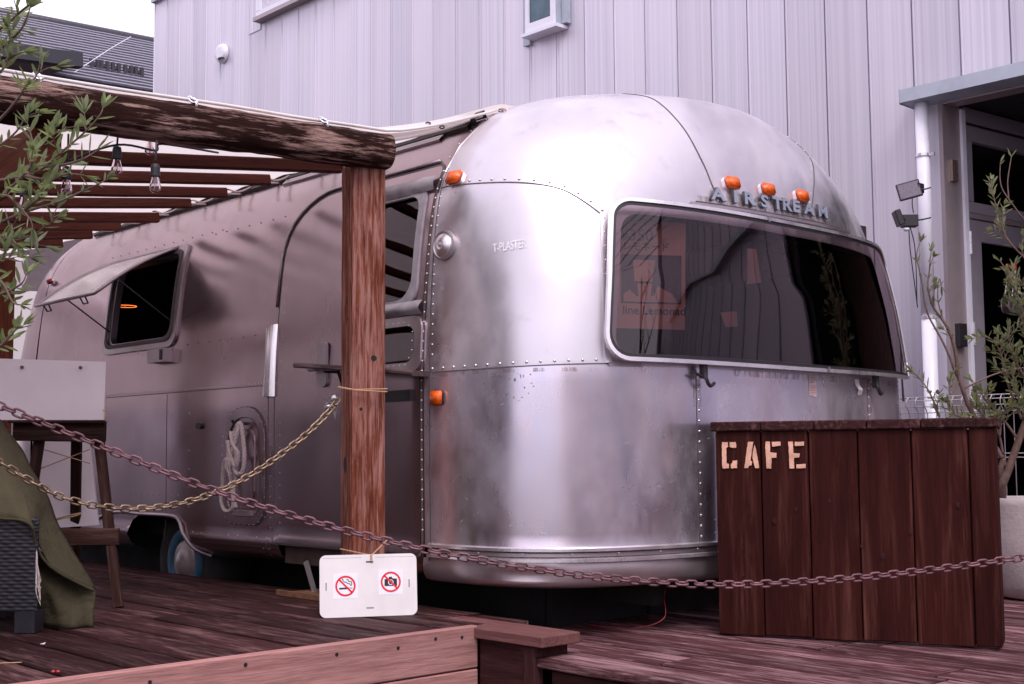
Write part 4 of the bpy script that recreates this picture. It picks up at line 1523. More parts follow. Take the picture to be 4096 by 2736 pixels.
wid = {c: glyph(c, .0032) * 1.58 for c in set(WORD)}
LGAP = ((ub_ - ua) - sum(wid[c] for c in WORD)) / (len(WORD) - 1)
tot = ub_ - ua
pos = 0.0
for ch in WORD:
    u = ua + (ub_ - ua) * (pos / tot)
    z = 1.588 + .020 * (pos / tot)
    me = text_mesh(ch, .066, .0, .0022)
    me.transform(Matrix.Diagonal((1.58, 1, 1, 1)))
    cx = [v.co.x for v in me.vertices]
    x0 = min(cx)
    p = skin(u, z, .014)
    t = (skin(u + .03, z) - skin(u, z)).normalized()
    n = skin_n(u, z)
    yv = n.cross(t)
    if yv.z < 0: yv = -yv
    yv = yv * .35 + Vector((0, 0, .65))
    Ml = axes(p - t * x0, t, yv)
    face = link('letter', me, MT['letter_face'], tr, Ml @ Matrix.Translation((0, 0, .0012)))
    me2 = text_mesh(ch, .066, .010, .0034)
    me2.transform(Matrix.Diagonal((1.58, 1, 1, 1)))
    link('letter_edge', me2, MT['letter_edge'], face, Ml @ Matrix.Translation((0, 0, -.0055)))
    pos += wid[ch] + LGAP

# marker lamps
def marker(u, z, w=.078, h=.052, d=.022, red=False, flatl=False):
    p = skin(u, z, .004)
    t = (skin(u + .02, z) - skin(u - .02, z)).normalized()
    n = skin_n(u, z)
    y = n.cross(t)
    if y.z < 0: y = -y
    M = axes(p, t, y)
    base = MB(); base.prism(rrect(-w / 2, w / 2, -h / 2, h / 2, h * .3, 4), -.008, .003, M)
    o = base.build('marker_lamp', MT['trim'] if not flatl else MT['dark_steel'], tr)
    bm = bmesh.new()
    bmesh.ops.create_cube(bm, size=1.0)
    bmesh.ops.scale(bm, vec=(w * .93, h * .93, d), verts=bm.verts)
    bmesh.ops.bevel(bm, geom=list(bm.edges), offset=min(d, h) * .32, segments=3, affect='EDGES')
    me = bpy.data.meshes.new('lens'); bm.to_mesh(me); bm.free()
    me.polygons.foreach_set('use_smooth', [True] * len(me.polygons))
    link('lens', me, MT['red_lens'] if red else MT['amber'], o, M @ Matrix.Translation((0, 0, .001 + d / 2)))
    return o


marker(u_of(4.2), 1.660, .075, .056)
marker(u_of(79.4), 1.668)
marker(u_of(88.0), 1.672)
marker(u_of(95.3), 1.677)
marker(.045, .840, .068, .054, .014, False, True)
marker(-3.50, 1.635, .05, .035, .03, True)
# round lamp on the nose
p = skin(u_of(2.9), 1.403, .003)
n = skin_n(u_of(6), 1.403)
Mr = axes(p, Vector((0, 0, 1)).cross(n), (0, 0, 1))
mb = MB(); mb.lathe([(.056, -.004), (.056, .012), (.050, .014), (.045, .010)], Mr, 36, False); rl = mb.build('round_vent', MT['trim_dull'], tr, smooth=False)
mb = MB(); mb.lathe([(.045, .008), (.041, .016), (.027, .024), (.018, .028), (.017, .022), (.012, .022), (.011, .030), (.001, .033)], Mr, 36, False); mb.build('vent_dome', MT['trim'], rl, smooth=False)

# long moulding that houses the awning arm
rows = []
for i in range(15):
    z = .885 + (1.185 - .885) * i / 14
    x1 = -4.668 + .004 * (1 - i / 14)
    x0 = -4.748 + .012 * math.sin(i / 14 * 3)
    row = []
    for k in range(13):
        s = k / 12
        o = .004 + .034 * (math.sin(math.pi * s) ** .6) * (.75 + .25 * math.cos(s * math.pi * 8) * .35)
        row.append(skin(x0 + (x1 - x0) * s - XS, z + (.022 * (s - .5) if i == 14 else 0), o))
    rows.append(row)
mb = MB(); mb.grid(rows); mb.build('arm_housing', MT['trim_bright'], tr, smooth=True)
mb = MB(); mb.box(skin(-5.68 - XS, 1.118, .022), (.165, .045, .066)); eb = mb.build('outlet_box', MT['trim_dull'], tr)
mb = MB(); mb.box(skin(-5.625 - XS, 1.118, .046), (.02, .006, .05)); mb.build('hinge', MT['dark_steel'], eb)
mb = MB(); mb.prism(rrect(-.022, .022, -.014, .014, .012, 4), 0, .01, axes(skin(-5.30 - XS, .772, .001), (1, 0, 0), (0, 0, 1))); mb.build('lock_cap', MT['dark_steel'], tr)
# access hatch with its frame and hinge
HT = [(x - XS, z) for x, z in rrect(-5.045, -4.775, .372, .80, (.08, .08, .11, .13), 6)]
HT2 = [(x - XS, z) for x, z in rrect(-5.085, -4.735, .335, .845, (.10, .10, .14, .16), 6)]
ht = ring('access_hatch', HT2, HT, .0, .008, MT['shell_shaded'], tr)
ring('hatch_gap', [(u + math.copysign(.004, u + 1.25), z + math.copysign(.004, z - .59)) for u, z in HT2], HT2, .0, .003, MT['seam'], ht)
ring('hatch_gap', [(u + math.copysign(.003, u + 1.25), z + math.copysign(.003, z - .59)) for u, z in HT], HT, .008, .0092, MT['seam'], ht)
cdt_patch('hatch_panel', HT, [], .05, MT['shell_shaded'], ht, .004)
ring('hatch_rib', [(x - XS, z) for x, z in rrect(-5.0, -4.82, .43, .75, .05, 4)], [(x - XS, z) for x, z in rrect(-4.99, -4.83, .44, .74, .045, 4)], .004, .008, MT['shell_shaded'], ht)
rivets(HT2[3:] + [HT2[0]], .04, .0026, MT['rivet_dull'], ht, .009)
mb = MB(); mb.box(skin(-4.90 - XS, .385, .014), (.13, .02, .022)); mb.build('hinge', MT['trim_dull'], ht)
mb = MB(); mb.tube([skin(-4.915 - XS, .775, .002), skin(-4.915 - XS, .775, .05), skin(-4.915 - XS, .79, .06)], .007, 6); mb.build('hook', MT['dark_steel'], ht)
# awning rail and its drip strip
def rail(x0, x1, z, w, o, mat, nm):
    rows = [[skin(x - XS, z - w / 2, .001), skin(x - XS, z - w / 2, o), skin(x - XS, z + w / 2, o * 1.3), skin(x - XS, z + w / 2, .001)] for x in (x0, (x0 + x1) / 2, x1)]
    mb = MB(); mb.grid(rows); mb.build(nm, mat, tr)


rail(-7.05, -3.70, 1.948, .034, .026, MT['rail_dark'], 'awning_rail')
rail(-7.05, -3.72, 1.915, .014, .016, MT['rail_dark'], 'awning_rail')
rail(-5.0, -3.86, 1.893, .022, .010, MT['trim_dull'], 'drip_strip')
# folded entry step
bx('step_tray', (-4.62, 2.99, .185), (-3.82, 3.25, .255), MT['rust_dark'], tr)
so = bx('entry_step', (-4.46, 2.86, .0745), (-3.90, 3.06, .084), MT['rust'], tr)
bx('step_lip', (-4.46, 2.845, .0745), (-3.90, 2.859, .096), MT['rust'], so)
mb = MB(); mb.box((-4.40, 2.97, .135), (.02, .012, .15), Matrix.Rotation(R_(-28), 3, 'Y')); mb.build('step_arm', MT['zinc'], so)
mb = MB(); mb.box((-4.27, 2.98, .13), (.03, .012, .14), Matrix.Rotation(R_(34), 3, 'Y')); mb.build('step_arm', MT['rust'], so)
# data plate, tape scrap, stencilled word and scuffs on the skin
def decal(u0, u1, z0, z1, off, mat, nm, parent=tr):
    mb = MB()
    mb.grid([[skin(u0 + (u1 - u0) * i / 6, z0 + (z1 - z0) * j / 3, off) for i in range(7)] for j in range(4)])
    return mb.build(nm, mat, parent)


ud = u_of(91.2)
dpz = decal(ud - .02, ud + .022, .855, .94, .002, MT['sticker'], 'data_plate')
for k in range(11):
    zz = .930 - k * .0066 - (.006 if k > 3 else 0)
    decal(ud - .017, ud + .019 - (.012 if k in (3, 10) else 0), zz - .0017, zz + .0012, .0028, MT['pink_print'], 'print_line', dpz)
ut = u_of(100.5)
mb = MB(); mb.grid([[skin(ut - .018 + .006 * j + .018 * i, .935 - .022 * j, .003 + (.012 if j == 2 else .0)) for i in range(3)] for j in range(4)]); mb.build('tape_scrap', MT['sticker'], tr)
me = text_mesh('T-PLASTER', .052, 0, .0006)
cs_ = [v.co.x for v in me.vertices]
u0, u1 = u_of(17.2), u_of(27.2)
for v in me.vertices:
    k_ = v.co.x / max(cs_)
    q = skin(u0 + (u1 - u0) * k_, 1.352 + .012 * k_ + v.co.y * .9, .003)
    v.co = q
link('stencil', me, MT['white_ink'], tr)
rs = random.Random(5)
for (uc, zc, su, sz, n_) in ((.36, .862, .10, .05, 26), (1.0, .515, .22, .012, 14), (1.0, .44, .05, .02, 4)):
    mb = MB()
    for k in range(n_):
        a, b_ = uc + rs.uniform(-su, su), zc + rs.uniform(-sz, sz)
        du_, dz_ = rs.uniform(.002, .009), rs.uniform(.002, .012) if n_ > 20 else .003
        mb.add([skin(a, b_, .0012), skin(a + du_, b_ + .002, .0012), skin(a + du_ * .8, b_ + dz_, .0012), skin(a - .001, b_ + dz_ * .8, .0012)], [(0, 1, 2, 3)])
    mb.build('scuff', MT['scuff'], tr, kind='stuff')
# fine scratches
mb = MB()
for k in range(150):
    a, b_ = rs.uniform(.1, 2.1), rs.uniform(.34, .9)
    L, th = rs.uniform(.005, .03), rs.uniform(0, 6.28)
    d = (math.cos(th) * L, math.sin(th) * L)
    w = .0005
    mb.add([skin(a, b_, .0011), skin(a + d[0], b_ + d[1], .0011), skin(a + d[0], b_ + d[1] + w, .0011), skin(a, b_ + w, .0011)], [(0, 1, 2, 3)])
mb.build('scratch', MT['white_ink'], tr, kind='stuff')

# rusty run-off below lamps, letters and latches
for a0, z0_, z1_, hw in ((79.4, 1.605, 1.645, .022), (88.0, 1.61, 1.65, .022), (95.3, 1.615, 1.655, .022), (4.2, 1.60, 1.635, .02), (74.4, .80, .90, .02), (105.2, .80, .90, .02)):
    decal(u_of(a0) - hw, u_of(a0) + hw, z0_, z1_, .0016, MT['stain'], 'stain')
decal(u_of(71), u_of(106), 1.578, 1.600, .0016, MT['stain'], 'stain')
decal(u_of(60), u_of(118), .918, .943, .0016, MT['stain'], 'stain')
decal(.03, u_of(48), .918, .932, .0018, MT['stain'], 'stain')
mb = MB(); mb.tube(spline([(-3.15, 3.75, .2), (-3.08, 3.62, .12), (-3.05, 3.58, .04), (-3.12, 3.5, .006), (-3.3, 3.45, .006)], 6), .0018, 5)
mb.build('red_wire', MT['red_lens'], tr, smooth=True)

# thin aerial at the far side
mb = MB(); mb.tube([(-3.2676,5.6621,0.8757), (-3.2715,5.6580,1.0257), (-3.2707,5.6588,1.1870)], [.006, .004, .003], 6)
an = mb.build('aerial', MT['dark_steel'], tr)

CARDS = [[(-2.9917,4.0509,1.4313), (-2.9684,4.0759,1.4276), (-2.9566,4.0886,1.2947), (-2.9939,4.0485,1.2899)], [(-3.0664,3.9706,1.1791), (-3.0234,4.0168,1.1838), (-3.0220,4.0183,1.1238), (-3.0533,3.9846,1.1207)]]
# ---- things inside
pl = thing('pendant_lamp', (-6.4797,3.1665,1.4524), 'shiny round pendant lamp with orange rim inside the open side window', 'lamp')
mb = MB(); Ml = Matrix.Translation((-6.4829,3.1631,1.4476)); mb.lathe([(.012, .16), (.014, .09), (.03, .08), (.048, .05), (.058, 0)], Ml, 24, False); mb.build('shade', MT['chrome'], pl, smooth=True)
mb = MB(); mb.tube([Vector((-6.4829,3.1631,1.4476)) + Vector((.058 * math.cos(a), .058 * math.sin(a), 0)) for a in [k * math.pi / 12 for k in range(24)]], .0016, 5, True); mb.build('rim', MT['ember'], pl)
mb = MB(); mb.tube([Vector((-6.4829,3.1631,1.4476)) + Vector((0, 0, .16)), Vector((-6.4829,3.1631,1.4476)) + Vector((0, 0, .30))], .006, 6); mb.build('rod', MT['black'], pl)
gl = thing('wall_lamp', (-6.3957,3.4035,1.4235), 'small glowing orange lamp deep inside the open side window', 'lamp')
mb = MB(); mb.lathe([(.010, -.007), (.013, 0), (.007, .01)], Matrix.Translation((-6.3957,3.4035,1.4235)), 14); mb.build('bulb', MT['ember'], gl)

# lemonade poster behind the guard
pa, pb, pc = Vector((-3.1817,3.4799,1.4985)), Vector((-3.0182,3.6848,1.4920)), Vector((-3.1789,3.4830,1.0961))
Mp = axes(pc, pb - pa, pa - pc)
PW, PH = (pb - pa).length, (pa - pc).length
po = thing('poster', tuple(pc), 'lemonade price poster standing behind the smoked front window', 'poster')
mb = MB(); mb.prism([(0, 0), (PW, 0), (PW, PH), (0, PH)], -.003, 0, Mp); mb.build('paper', MT['poster_paper'], po)
mb = MB(); mb.prism([(.02, PH * .235), (PW - .015, PH * .235), (PW - .015, PH * .69), (.02, PH * .69)], .0, .001, Mp); mb.build('picture', MT['poster_dark'], po)
mb = MB(); mb.prism([(PW * .27, PH * .44), (PW * .52, PH * .44), (PW * .56, PH * .64), (PW * .24, PH * .64)], .001, .002, Mp); mb.prism([(PW * .33, PH * .28), (PW * .50, PH * .28), (PW * .52, PH * .42), (PW * .31, PH * .42)], .001, .002, Mp); mb.build('cup_print', MT['poster_paper'], po)
mb = MB(); mb.prism([(.03, PH * .25), (PW - .03, PH * .25), (PW - .05, PH * .33), (PW * .6, PH * .40), (PW * .55, PH * .31), (PW * .3, PH * .30), (PW * .2, PH * .36), (.03, PH * .32)], .001, .0018, Mp); mb.build('fruit_print', MT['poster_paper'], po)
for s, x, y, sz in (('\u00a5350', .05, .82, .062), ('\u30ec\u30e2\u30cd\u30fc\u30c9', .085, .735, .036), ('line Lemonade', .10, .135, .044)):
    me = text_mesh(s, sz, 0, .0006)
    link('lettering', me, MT['poster_ink'], po, Mp @ Matrix.Translation((x * PW, y * PH, .0015)))
for nm in ('tall cream card propped behind the middle of the front window', 'small cream card lying low behind the front window'):
    co = thing('paper_card', (-3.2, 4.0, 1.1), nm, 'card')
    cards = CARDS[0] if 'tall' in nm else CARDS[1]
    mb = MB(); mb.add(cards, [(0, 1, 2, 3)]); mb.add([Vector(c) + Vector((-.002, 0, 0)) for c in cards], [(3, 2, 1, 0)]); mb.build('card', MT['poster_paper'], co)
bx_ = thing('counter', (-3.6, 4.1, .33), 'dark counter with equipment inside the nose of the trailer', 'counter')
bx('worktop', (-3.9, 3.45, .92), (-3.35, 4.9, .95), MT['interior'], bx_)
bx('cabinet', (-3.88, 3.5, .33), (-3.37, 4.85, .918), MT['interior'], bx_)

# ================================================================== pergola
pg = thing('pergola', (-3.7970,2.7898,0.0601), 'weathered timber pergola with flaking log beam and reddish rafters', 'pergola')


def log(name, p0, p1, hw, hh, mat, parent, seed=0, amp=.006, power=3.2, n=90, seg=28, cracks=(), up=(0, 0, 1)):
    """rough squared log: superellipse section that wanders along its length, with long drying cracks"""
    M, L = frame(p0, p1, up)
    rows = []
    for i in range(n + 1):
        x = -L / 2 + L * i / n
        ring_ = []
        for k in range(seg):
            a = 2 * math.pi * k / seg
            c, s = math.cos(a), math.sin(a)
            y = hw * math.copysign(abs(c) ** (2 / power), c)
            z = hh * math.copysign(abs(s) ** (2 / power), s)
            d = 1 + amp / hw * (noise.noise(Vector((x * 4 + seed * 9, y * 10, z * 10))) + .5 * noise.noise(Vector((x * 13, y * 34 + seed, z * 34))))
            for (ca, wob) in cracks:
                aa = ca + wob * math.sin(x * 3.1 + seed) * .5 + .1 * noise.noise(Vector((x * 6, ca, seed)))
                dd = abs((a - aa + math.pi) % (2 * math.pi) - math.pi)
                if dd < .16: d -= .10 * (1 - dd / .16)
            ring_.append((x, y * d, z * d))
        rows.append(ring_ + [ring_[0]])
    mb = MB()
    mb.grid(rows)
    b_ = n * (seg + 1)
    mb.f.append(tuple(range(seg))[::-1])
    mb.f.append(tuple(b_ + k for k in range(seg)))
    o = mb.build(name, mat, parent, M, smooth=power < 8, local=True)
    return o


pb0 = Vector((-3.7984,2.7883,0.7026))
PZ = 1.70
pm = Matrix.Translation((pb0.x, pb0.y, 0))
post = log('post', (pb0.x, pb0.y, .073), (pb0.x, pb0.y, PZ), .0665, .0665, MT['post'], pg, 4, .0022, 12.0, 110, 56, ((.62, .02), (2.36, .05)), (math.cos(R_(-18)), math.sin(R_(-18)), 0))
# knots and bolt holes in the post
cdir = Vector((.732, -.681, 0))
nR = Vector((.951, -.307, 0)); tR = Vector((.307, .951, 0))
nL = Vector((-.307, -.951, 0)); tL = Vector((.951, -.307, 0))
for (nn, tt_, s, z, r, sc) in ((nR, tR, .018, .985, .011, 1), (nL, tL, .010, 1.20, .009, 1.8), (nL, tL, .022, 1.13, .006, 1), (nL, tL, .035, 1.33, .005, 1), (nL, tL, -.005, .60, .018, 1.7), (nL, tL, .02, .93, .006, 1), (nR, tR, -.03, .80, .006, 1)):
    c = Vector((pb0.x, pb0.y, z)) + nn * .0668 + tt_ * s
    mb = MB()
    mb.add([c + tt_ * r * math.cos(a) + Vector((0, 0, r * sc * math.sin(a))) for a in [k * math.pi / 7 for k in range(14)]], [tuple(range(14))])
    mb.build('knot', MT['chassis'], post)

bE, bW = Vector((-3.7303,2.8322,1.7549)), Vector((-3.7648,1.5038,1.7064))
bW2 = bE + (bW - bE) * 1.9
beam = log('beam', bW2, bE, .070, .066, MT['beam'], pg, 11, .008, 3.0, 150, 36, ((.25, .25), (1.0, .35), (5.9, .2)))
bdir = (bE - bW2).normalized()
for (px) in ((-3.7382,1.5617,1.7414), (-3.7406,2.0727,1.7565), (-3.7465,2.5799,1.7835)):
    p = Vector(px)
    ax_ = bW2 + bdir * (p - bW2).dot(bdir)
    nrm = (Vector((.732, -.681, 0)) * .8 + Vector((0, 0, .6))).normalized()
    xa = bdir
    p = ax_ + nrm * .0715
    M = axes(p + nrm * .004, xa, nrm.cross(xa))
    mb = MB()
    mb.prism([(-.036, 0), (-.03, .006), (0, .024), (.03, .006), (.036, 0), (.03, -.006), (0, -.024), (-.03, -.006)], 0, .004, M)
    ep = mb.build('eye_plate', MT['zinc'], pg)
    mb = MB()
    mb.tube([M @ Vector((0, -.010 + .0 * a, .004)) for a in (0,)] + [M @ Vector((0, -.012 + .012 * (1 - math.cos(a)), .004 + .018 * math.sin(a))) for a in [k * math.pi / 8 for k in range(9)]], .004, 6)
    mb.tube([M @ Vector((.014 * math.cos(a), .012 + .016 * math.sin(a) + .008, .016)) for a in [k * math.pi / 6 for k in range(12)]], .0035, 6, True)
    mb.tube([M @ Vector((0, .02, .018)), M @ Vector((-.006, .034, .020)), M @ Vector((-.004, .048, .010))], .005, 6)
    mb.build('eye_ring', MT['chrome'], ep, smooth=True)
    for (a, c) in ((-.024, 0), (.024, 0), (0, -.016)):
        mb = MB(); mb.lathe([(.0042, .004), (.003, .006)], M @ Matrix.Translation((a, c, 0)), 8); mb.build('screw', MT['seam'], ep)
# long timber running back from the beam
pu0 = Vector((bE.x + .0, 1.60, 1.600))
board('purlin', (bE.x - .10, 1.60, 1.585), (-8.2, 1.60, 1.50), .10, .15, MT['purlin'], pg, c=.012)
# rafters
for x in (-4.73, -5.094, -5.424, -6.152, -6.486, -6.86):
    zt = 1.831 if x > -5.5 else 1.82
    rough_board('rafter', (x + .01, 1.2, zt - .124 * 1.75 + .012 * noise.noise(Vector((x * 3, 0, 0)))), (x, 2.96, zt), .038, .046, MT['rafter'], pg, seed=int(-x * 10), amp=.002)
for x, zo in ((-4.22, -.01), (-5.78, .0)):
    rough_board('rafter', (x + .01, 1.2, 1.60 + zo), (x, 2.98, 1.815 + zo), .04, .05, MT['rafter'], pg, seed=int(-x * 10), amp=.002)
# rear post at the left
pr = Vector((-6.3423,2.4337,1.3861))
board('post', (pr.x, pr.y, .073), (pr.x, pr.y, 1.62), .12, .12, MT['purlin'], pg, up=(.95, -.31, 0), c=.008)
# outer posts that carry the far end of the beam and timber
board('post', (bW2.x, bW2.y + .12, -.38), (bW2.x, bW2.y + .12, bW2.z - .05), .13, .13, MT['post'], pg, up=(.95, -.31, 0), c=.006)

# ------------------------------------------------------------------ canvas
tp = thing('canvas_awning', (-5.5, 2.4, 1.8), 'off white canvas awning tied between the trailer rail and the timber beam', 'awning')
beam_top = lambda y: bE.z + (bW2.z - bE.z) * (bE.y - y) / (bE.y - bW2.y) + .074
rows = []
NT, NY = 46, 44
for i in range(NT + 1):
    t = i / NT
    row = []
    for j in range(NY + 1):
        s = j / NY
        y = bW2.y + (3.30 - bW2.y) * s
        fx = bE.x + .008 + .008 * math.sin(s * 9)
        if y > bE.y: fx += .10 * (y - bE.y) / (3.3 - bE.y)
        x = fx + (-7.75 - fx) * t
        zf = beam_top(min(y, bE.y)) if y <= bE.y else beam_top(bE.y) + (1.975 - beam_top(bE.y)) * ((y - bE.y) / (3.3 - bE.y)) ** 1.25
        zb = 1.875 + .124 * (y - 2.95) + (.05 if y > 2.95 else 0) * (y - 2.95) / .35
        zb = zb if y < 2.95 else 1.875 + (1.965 - 1.875) * (y - 2.95) / .35
        k = min(1, t / .12)
        k = k * k * (3 - 2 * k)
        z = zf * (1 - k) + zb * k
        z += .006 * noise.noise(Vector((x * 2.2, y * 2.5, 1))) - (.012 * abs(math.sin((x + .02) * math.pi / .36)) if t > .1 else 0)
        row.append((x, y, z))
    rows.append(row)
mb = MB(); mb.grid(rows); mb.build('sheet', MT['canvas'], tp, smooth=True)
# rolled front hem
hem = [Vector(p) + Vector((.004, 0, .002)) for p in rows[0]]
mb = MB(); mb.tube(hem, .006, 6); mb.build('hem', MT['canvas_edge'], tp, smooth=True)
# flap that laps over the shoulder of the roof
fl_rows = []
F0 = [(-3.8200,2.7358,1.8367), (-3.7474,2.8431,1.8044), (-3.7531,3.1011,1.8857), (-3.7273,3.3049,1.9718), (-3.7094,3.3828,1.9999), (-3.6835,3.4546,2.0111), (-3.6854,3.5846,2.0605)]
F1 = [(-3.8529,2.7592,1.8587), (-3.8036,2.8855,1.8741), (-3.7994,3.1395,1.9448), (-3.7796,3.3515,2.0229), (-3.7587,3.4473,2.0560), (-3.7393,3.5121,2.0565), (-3.7113,3.6302,2.0853)]
A, B = spline(F0, 6), spline(F1, 6)
for j in range(6):
    v = j / 5
    fl_rows.append([a.lerp(b_, v) + Vector((.01, -.01, 0)) * math.sin(v * math.pi) * (1 + .8 * noise.noise(Vector((i * .4, v * 3, 0)))) for i, (a, b_) in enumerate(zip(A, B))])
mb = MB(); mb.grid(fl_rows); mb.build('front_flap', MT['canvas'], tp, smooth=True)
mb = MB(); mb.tube(A, .006, 6); mb.build('hem', MT['canvas_edge'], tp, smooth=True)
for q in ((-3.7894,3.0915,1.9153), (-3.6851,3.3796,1.9979), (-3.7215,3.1057,1.8907)):
    mb = MB(); M = axes(Vector(q) + Vector((.012, -.012, 0)), (.68, .73, 0), (-.3, .25, .9)); mb.tube([M @ Vector((.009 * math.cos(a), .007 * math.sin(a), 0)) for a in [k * math.pi / 6 for k in range(12)]], .003, 5, True); mb.build('grommet', MT['dark_steel'], tp)
mb = MB()
kn = Vector((-3.6680,3.3686,1.9889))
mb.tube(spline([kn, kn + Vector((.02, -.01, .012)), kn + Vector((.03, .01, -.006)), kn + Vector((.012, .0, -.022)), kn + Vector((.002, .01, .0))], 4), .006, 6)
mb.tube([kn, kn + Vector((.012, -.004, -.034))], .005, 6)
mb.build('rope_knot', MT['rope'], tp, smooth=True)
# hanging rear flap
rows = []
for i in range(31):
    u = i / 30
    y = .9 + (3.15 - .9) * u
    row = []
    for j in range(13):
        v = j / 12
        zt = 1.60 + .27 * u
        z = zt - v * (.20 + .16 * (1 - u))
        row.append((-7.78 - .10 * v + .035 * math.sin(v * 9 + u * 3) + .02 * noise.noise(Vector((u * 6, v * 4, 2))), y, z + .02 * math.sin(u * 7 + v * 5)))
    rows.append(row)
mb = MB(); mb.grid(rows); mb.build('rear_flap', MT['canvas'], tp, smooth=True)
rows = [[(-8.6 + .05 * math.sin(i * .9), .2 + i * .16, z + .02 * math.sin(i)) for i in range(22)] for z in (1.0, 1.4, 1.75)]
mb = MB(); mb.grid(rows); mb.build('rear_curtain', MT['canvas'], tp, smooth=True)
# ties from the sheet to the trailer rail
for k, x in enumerate((-4.25, -4.62, -4.98, -5.32, -5.66, -6.05, -6.38, -6.7)):
    a = Vector((x, 3.10, 1.905))
    r = Vector((x - .05, 3.265, 1.945))
    mb = MB()
    mb.tube(spline([a, a + Vector((.02, .05, -.012)), r, r + Vector((-.05, -.02, -.03)), a + Vector((-.09, .02, -.004))], 4), .0045, 5)
    mb.build('tie_rope', MT['rope'], tp, smooth=True)
    mb = MB(); mb.tube([a + Vector((.009 * math.cos(q), .008 * math.sin(q), -.003)) for q in [j * math.pi / 5 for j in range(10)]], .003, 5, True); mb.build('grommet', MT['dark_steel'], tp)

# ------------------------------------------------------------------ hanging bulbs
BL = (('clear bulb in black socket hanging nearest the beam, right of the others', (-3.6808,1.8875,1.5228), .07), ('clear bulb in black socket hanging left of the lowest right bulb', (-3.8307,1.8292,1.5964), .06),
      ('bulb in black socket hanging among the olive leaves', (-3.8915,1.6906,1.5208), .10), ('leftmost bulb in black socket low in the olive leaves', (-3.9814,1.5940,1.4653), .12), ('small clear bulb half hidden behind the beam', (-3.9440,2.0010,1.7091), .03))
for lab, p, cord in BL:
    p = Vector(p)
    t = thing('hanging_bulb', tuple(p), lab, 'light bulb', 'string of bulbs under the pergola')
    M = Matrix.Translation(p) @ Matrix.Scale(.84, 4)
    mb = MB(); mb.lathe([(.006, .046), (.015, .042), (.0175, .030), (.0175, .008), (.0195, .006), (.0195, -.004), (.0165, -.006)], M, 16); mb.build('socket', MT['black'], t, smooth=False)
    mb = MB(); mb.lathe([(.013, -.006), (.0145, -.016), (.0195, -.034), (.0215, -.046), (.019, -.058), (.011, -.066), (.001, -.068)], M, 18, False); mb.build('glass', MT['bulb_glass'], t, smooth=True)
    mb = MB(); mb.tube([p + Vector((.003, 0, -.008)), p + Vector((.006, 0, -.03)), p + Vector((0, 0, -.048)), p + Vector((-.006, 0, -.03)), p + Vector((-.003, 0, -.008))], .0012, 4); mb.build('filament', MT['filament'], t)
    mb = MB(); mb.tube(spline([p + Vector((0, 0, .044)), p + Vector((.004, 0, .044 + cord * .5)), p + Vector((-.004, .004, .044 + cord))], 4), .0035, 5); mb.build('cord', MT['black'], t, smooth=True)
cl = MB()
cl.tube(spline([(-3.9822,1.5931,1.5118), (-3.8904,1.6917,1.5744), (-3.8502,1.8376,1.6444), (-3.7187,1.9055,1.6127), (-3.7774,1.9598,1.6536), (-4.0089,2.2982,1.7192)], 6), .004, 5)
tag(cl.build('bulb_cable', MT['black'], smooth=True), 'black cable carrying the bulbs under the beam', 'cable')

# ================================================================== sign leaning on the post
sA, sB = Vector((-3.7270,2.5545,0.0740)), Vector((-3.5570,2.8497,0.0740))
sx = (sB - sA).normalized()
lean = Vector((-.732, .681, 0))
lean = (lean - sx * lean.dot(sx)).normalized()
sy = (Vector((0, 0, 1)) + lean * .13).normalized()
sw_, sh_ = (sB - sA).length, .214
sg = thing('no_smoking_sign', tuple((sA + sB) / 2), 'white rounded sign with no smoking and no camera stickers leaning on the post', 'sign')
Msg = axes(sA, sx, sy)
slots = [rrect(sw_ * .03 + .018, sw_ * .03 + .0225, sh_ * .43, sh_ * .56, .001, 1), rrect(sw_ - .030, sw_ - .0255, sh_ * .45, sh_ * .58, .001, 1)]
mb = MB(); mb.prism(rrect(0, sw_, 0, sh_, .022, 6), -.006, 0, Msg); plt = mb.build('plate', MT['sign'], sg)
for (a, b_, c, d) in ((.020, .0245, .43, .56), (sw_ - .030, sw_ - .0255, .45, .58)):
    mb = MB(); mb.prism([(a, sh_ * c), (b_, sh_ * c), (b_, sh_ * d), (a, sh_ * d)], 0, .0004, Msg); mb.build('slot', MT['tape'], plt)
for (c, d) in ((.125, .15), (.865, .89)):
    mb = MB(); mb.prism([(sw_ * .475, sh_ * c), (sw_ * .55, sh_ * c), (sw_ * .55, sh_ * d), (sw_ * .475, sh_ * d)], 0, .0004, Msg); mb.build('slot', MT['sign_black'] if c > .5 else MT['tape'], plt)
mb = MB()
for (x0, x1) in ((.03, .43), (.57, .97)):
    mb.prism([(sw_ * x0, sh_ * .948), (sw_ * x1, sh_ * .948), (sw_ * x1, sh_ * .953), (sw_ * x0, sh_ * .953)], 0, .0003, Msg)
mb.build('groove', MT['tape'], plt)


def annulus(mb, cx, cy, r0, r1, z0, z1, M, n=40):
    vs = []
    for (r, z) in ((r0, z0), (r1, z0), (r1, z1), (r0, z1)):
        vs += [M @ Vector((cx + r * math.cos(2 * math.pi * k / n), cy + r * math.sin(2 * math.pi * k / n), z)) for k in range(n)]
    fs = []
    for q in range(4):
        for k in range(n):
            fs.append((q * n + k, q * n + (k + 1) % n, ((q + 1) % 4) * n + (k + 1) % n, ((q + 1) % 4) * n + k))
    mb.add(vs, fs)


def bar(mb, x0, y0, x1, y1, w, z0, z1, M):
    d = Vector((x1 - x0, y1 - y0)).normalized()
    n = Vector((-d.y, d.x)) * w / 2
    mb.prism([(x0 - n.x, y0 - n.y), (x1 - n.x, y1 - n.y), (x1 + n.x, y1 + n.y), (x0 + n.x, y0 + n.y)], z0, z1, M)


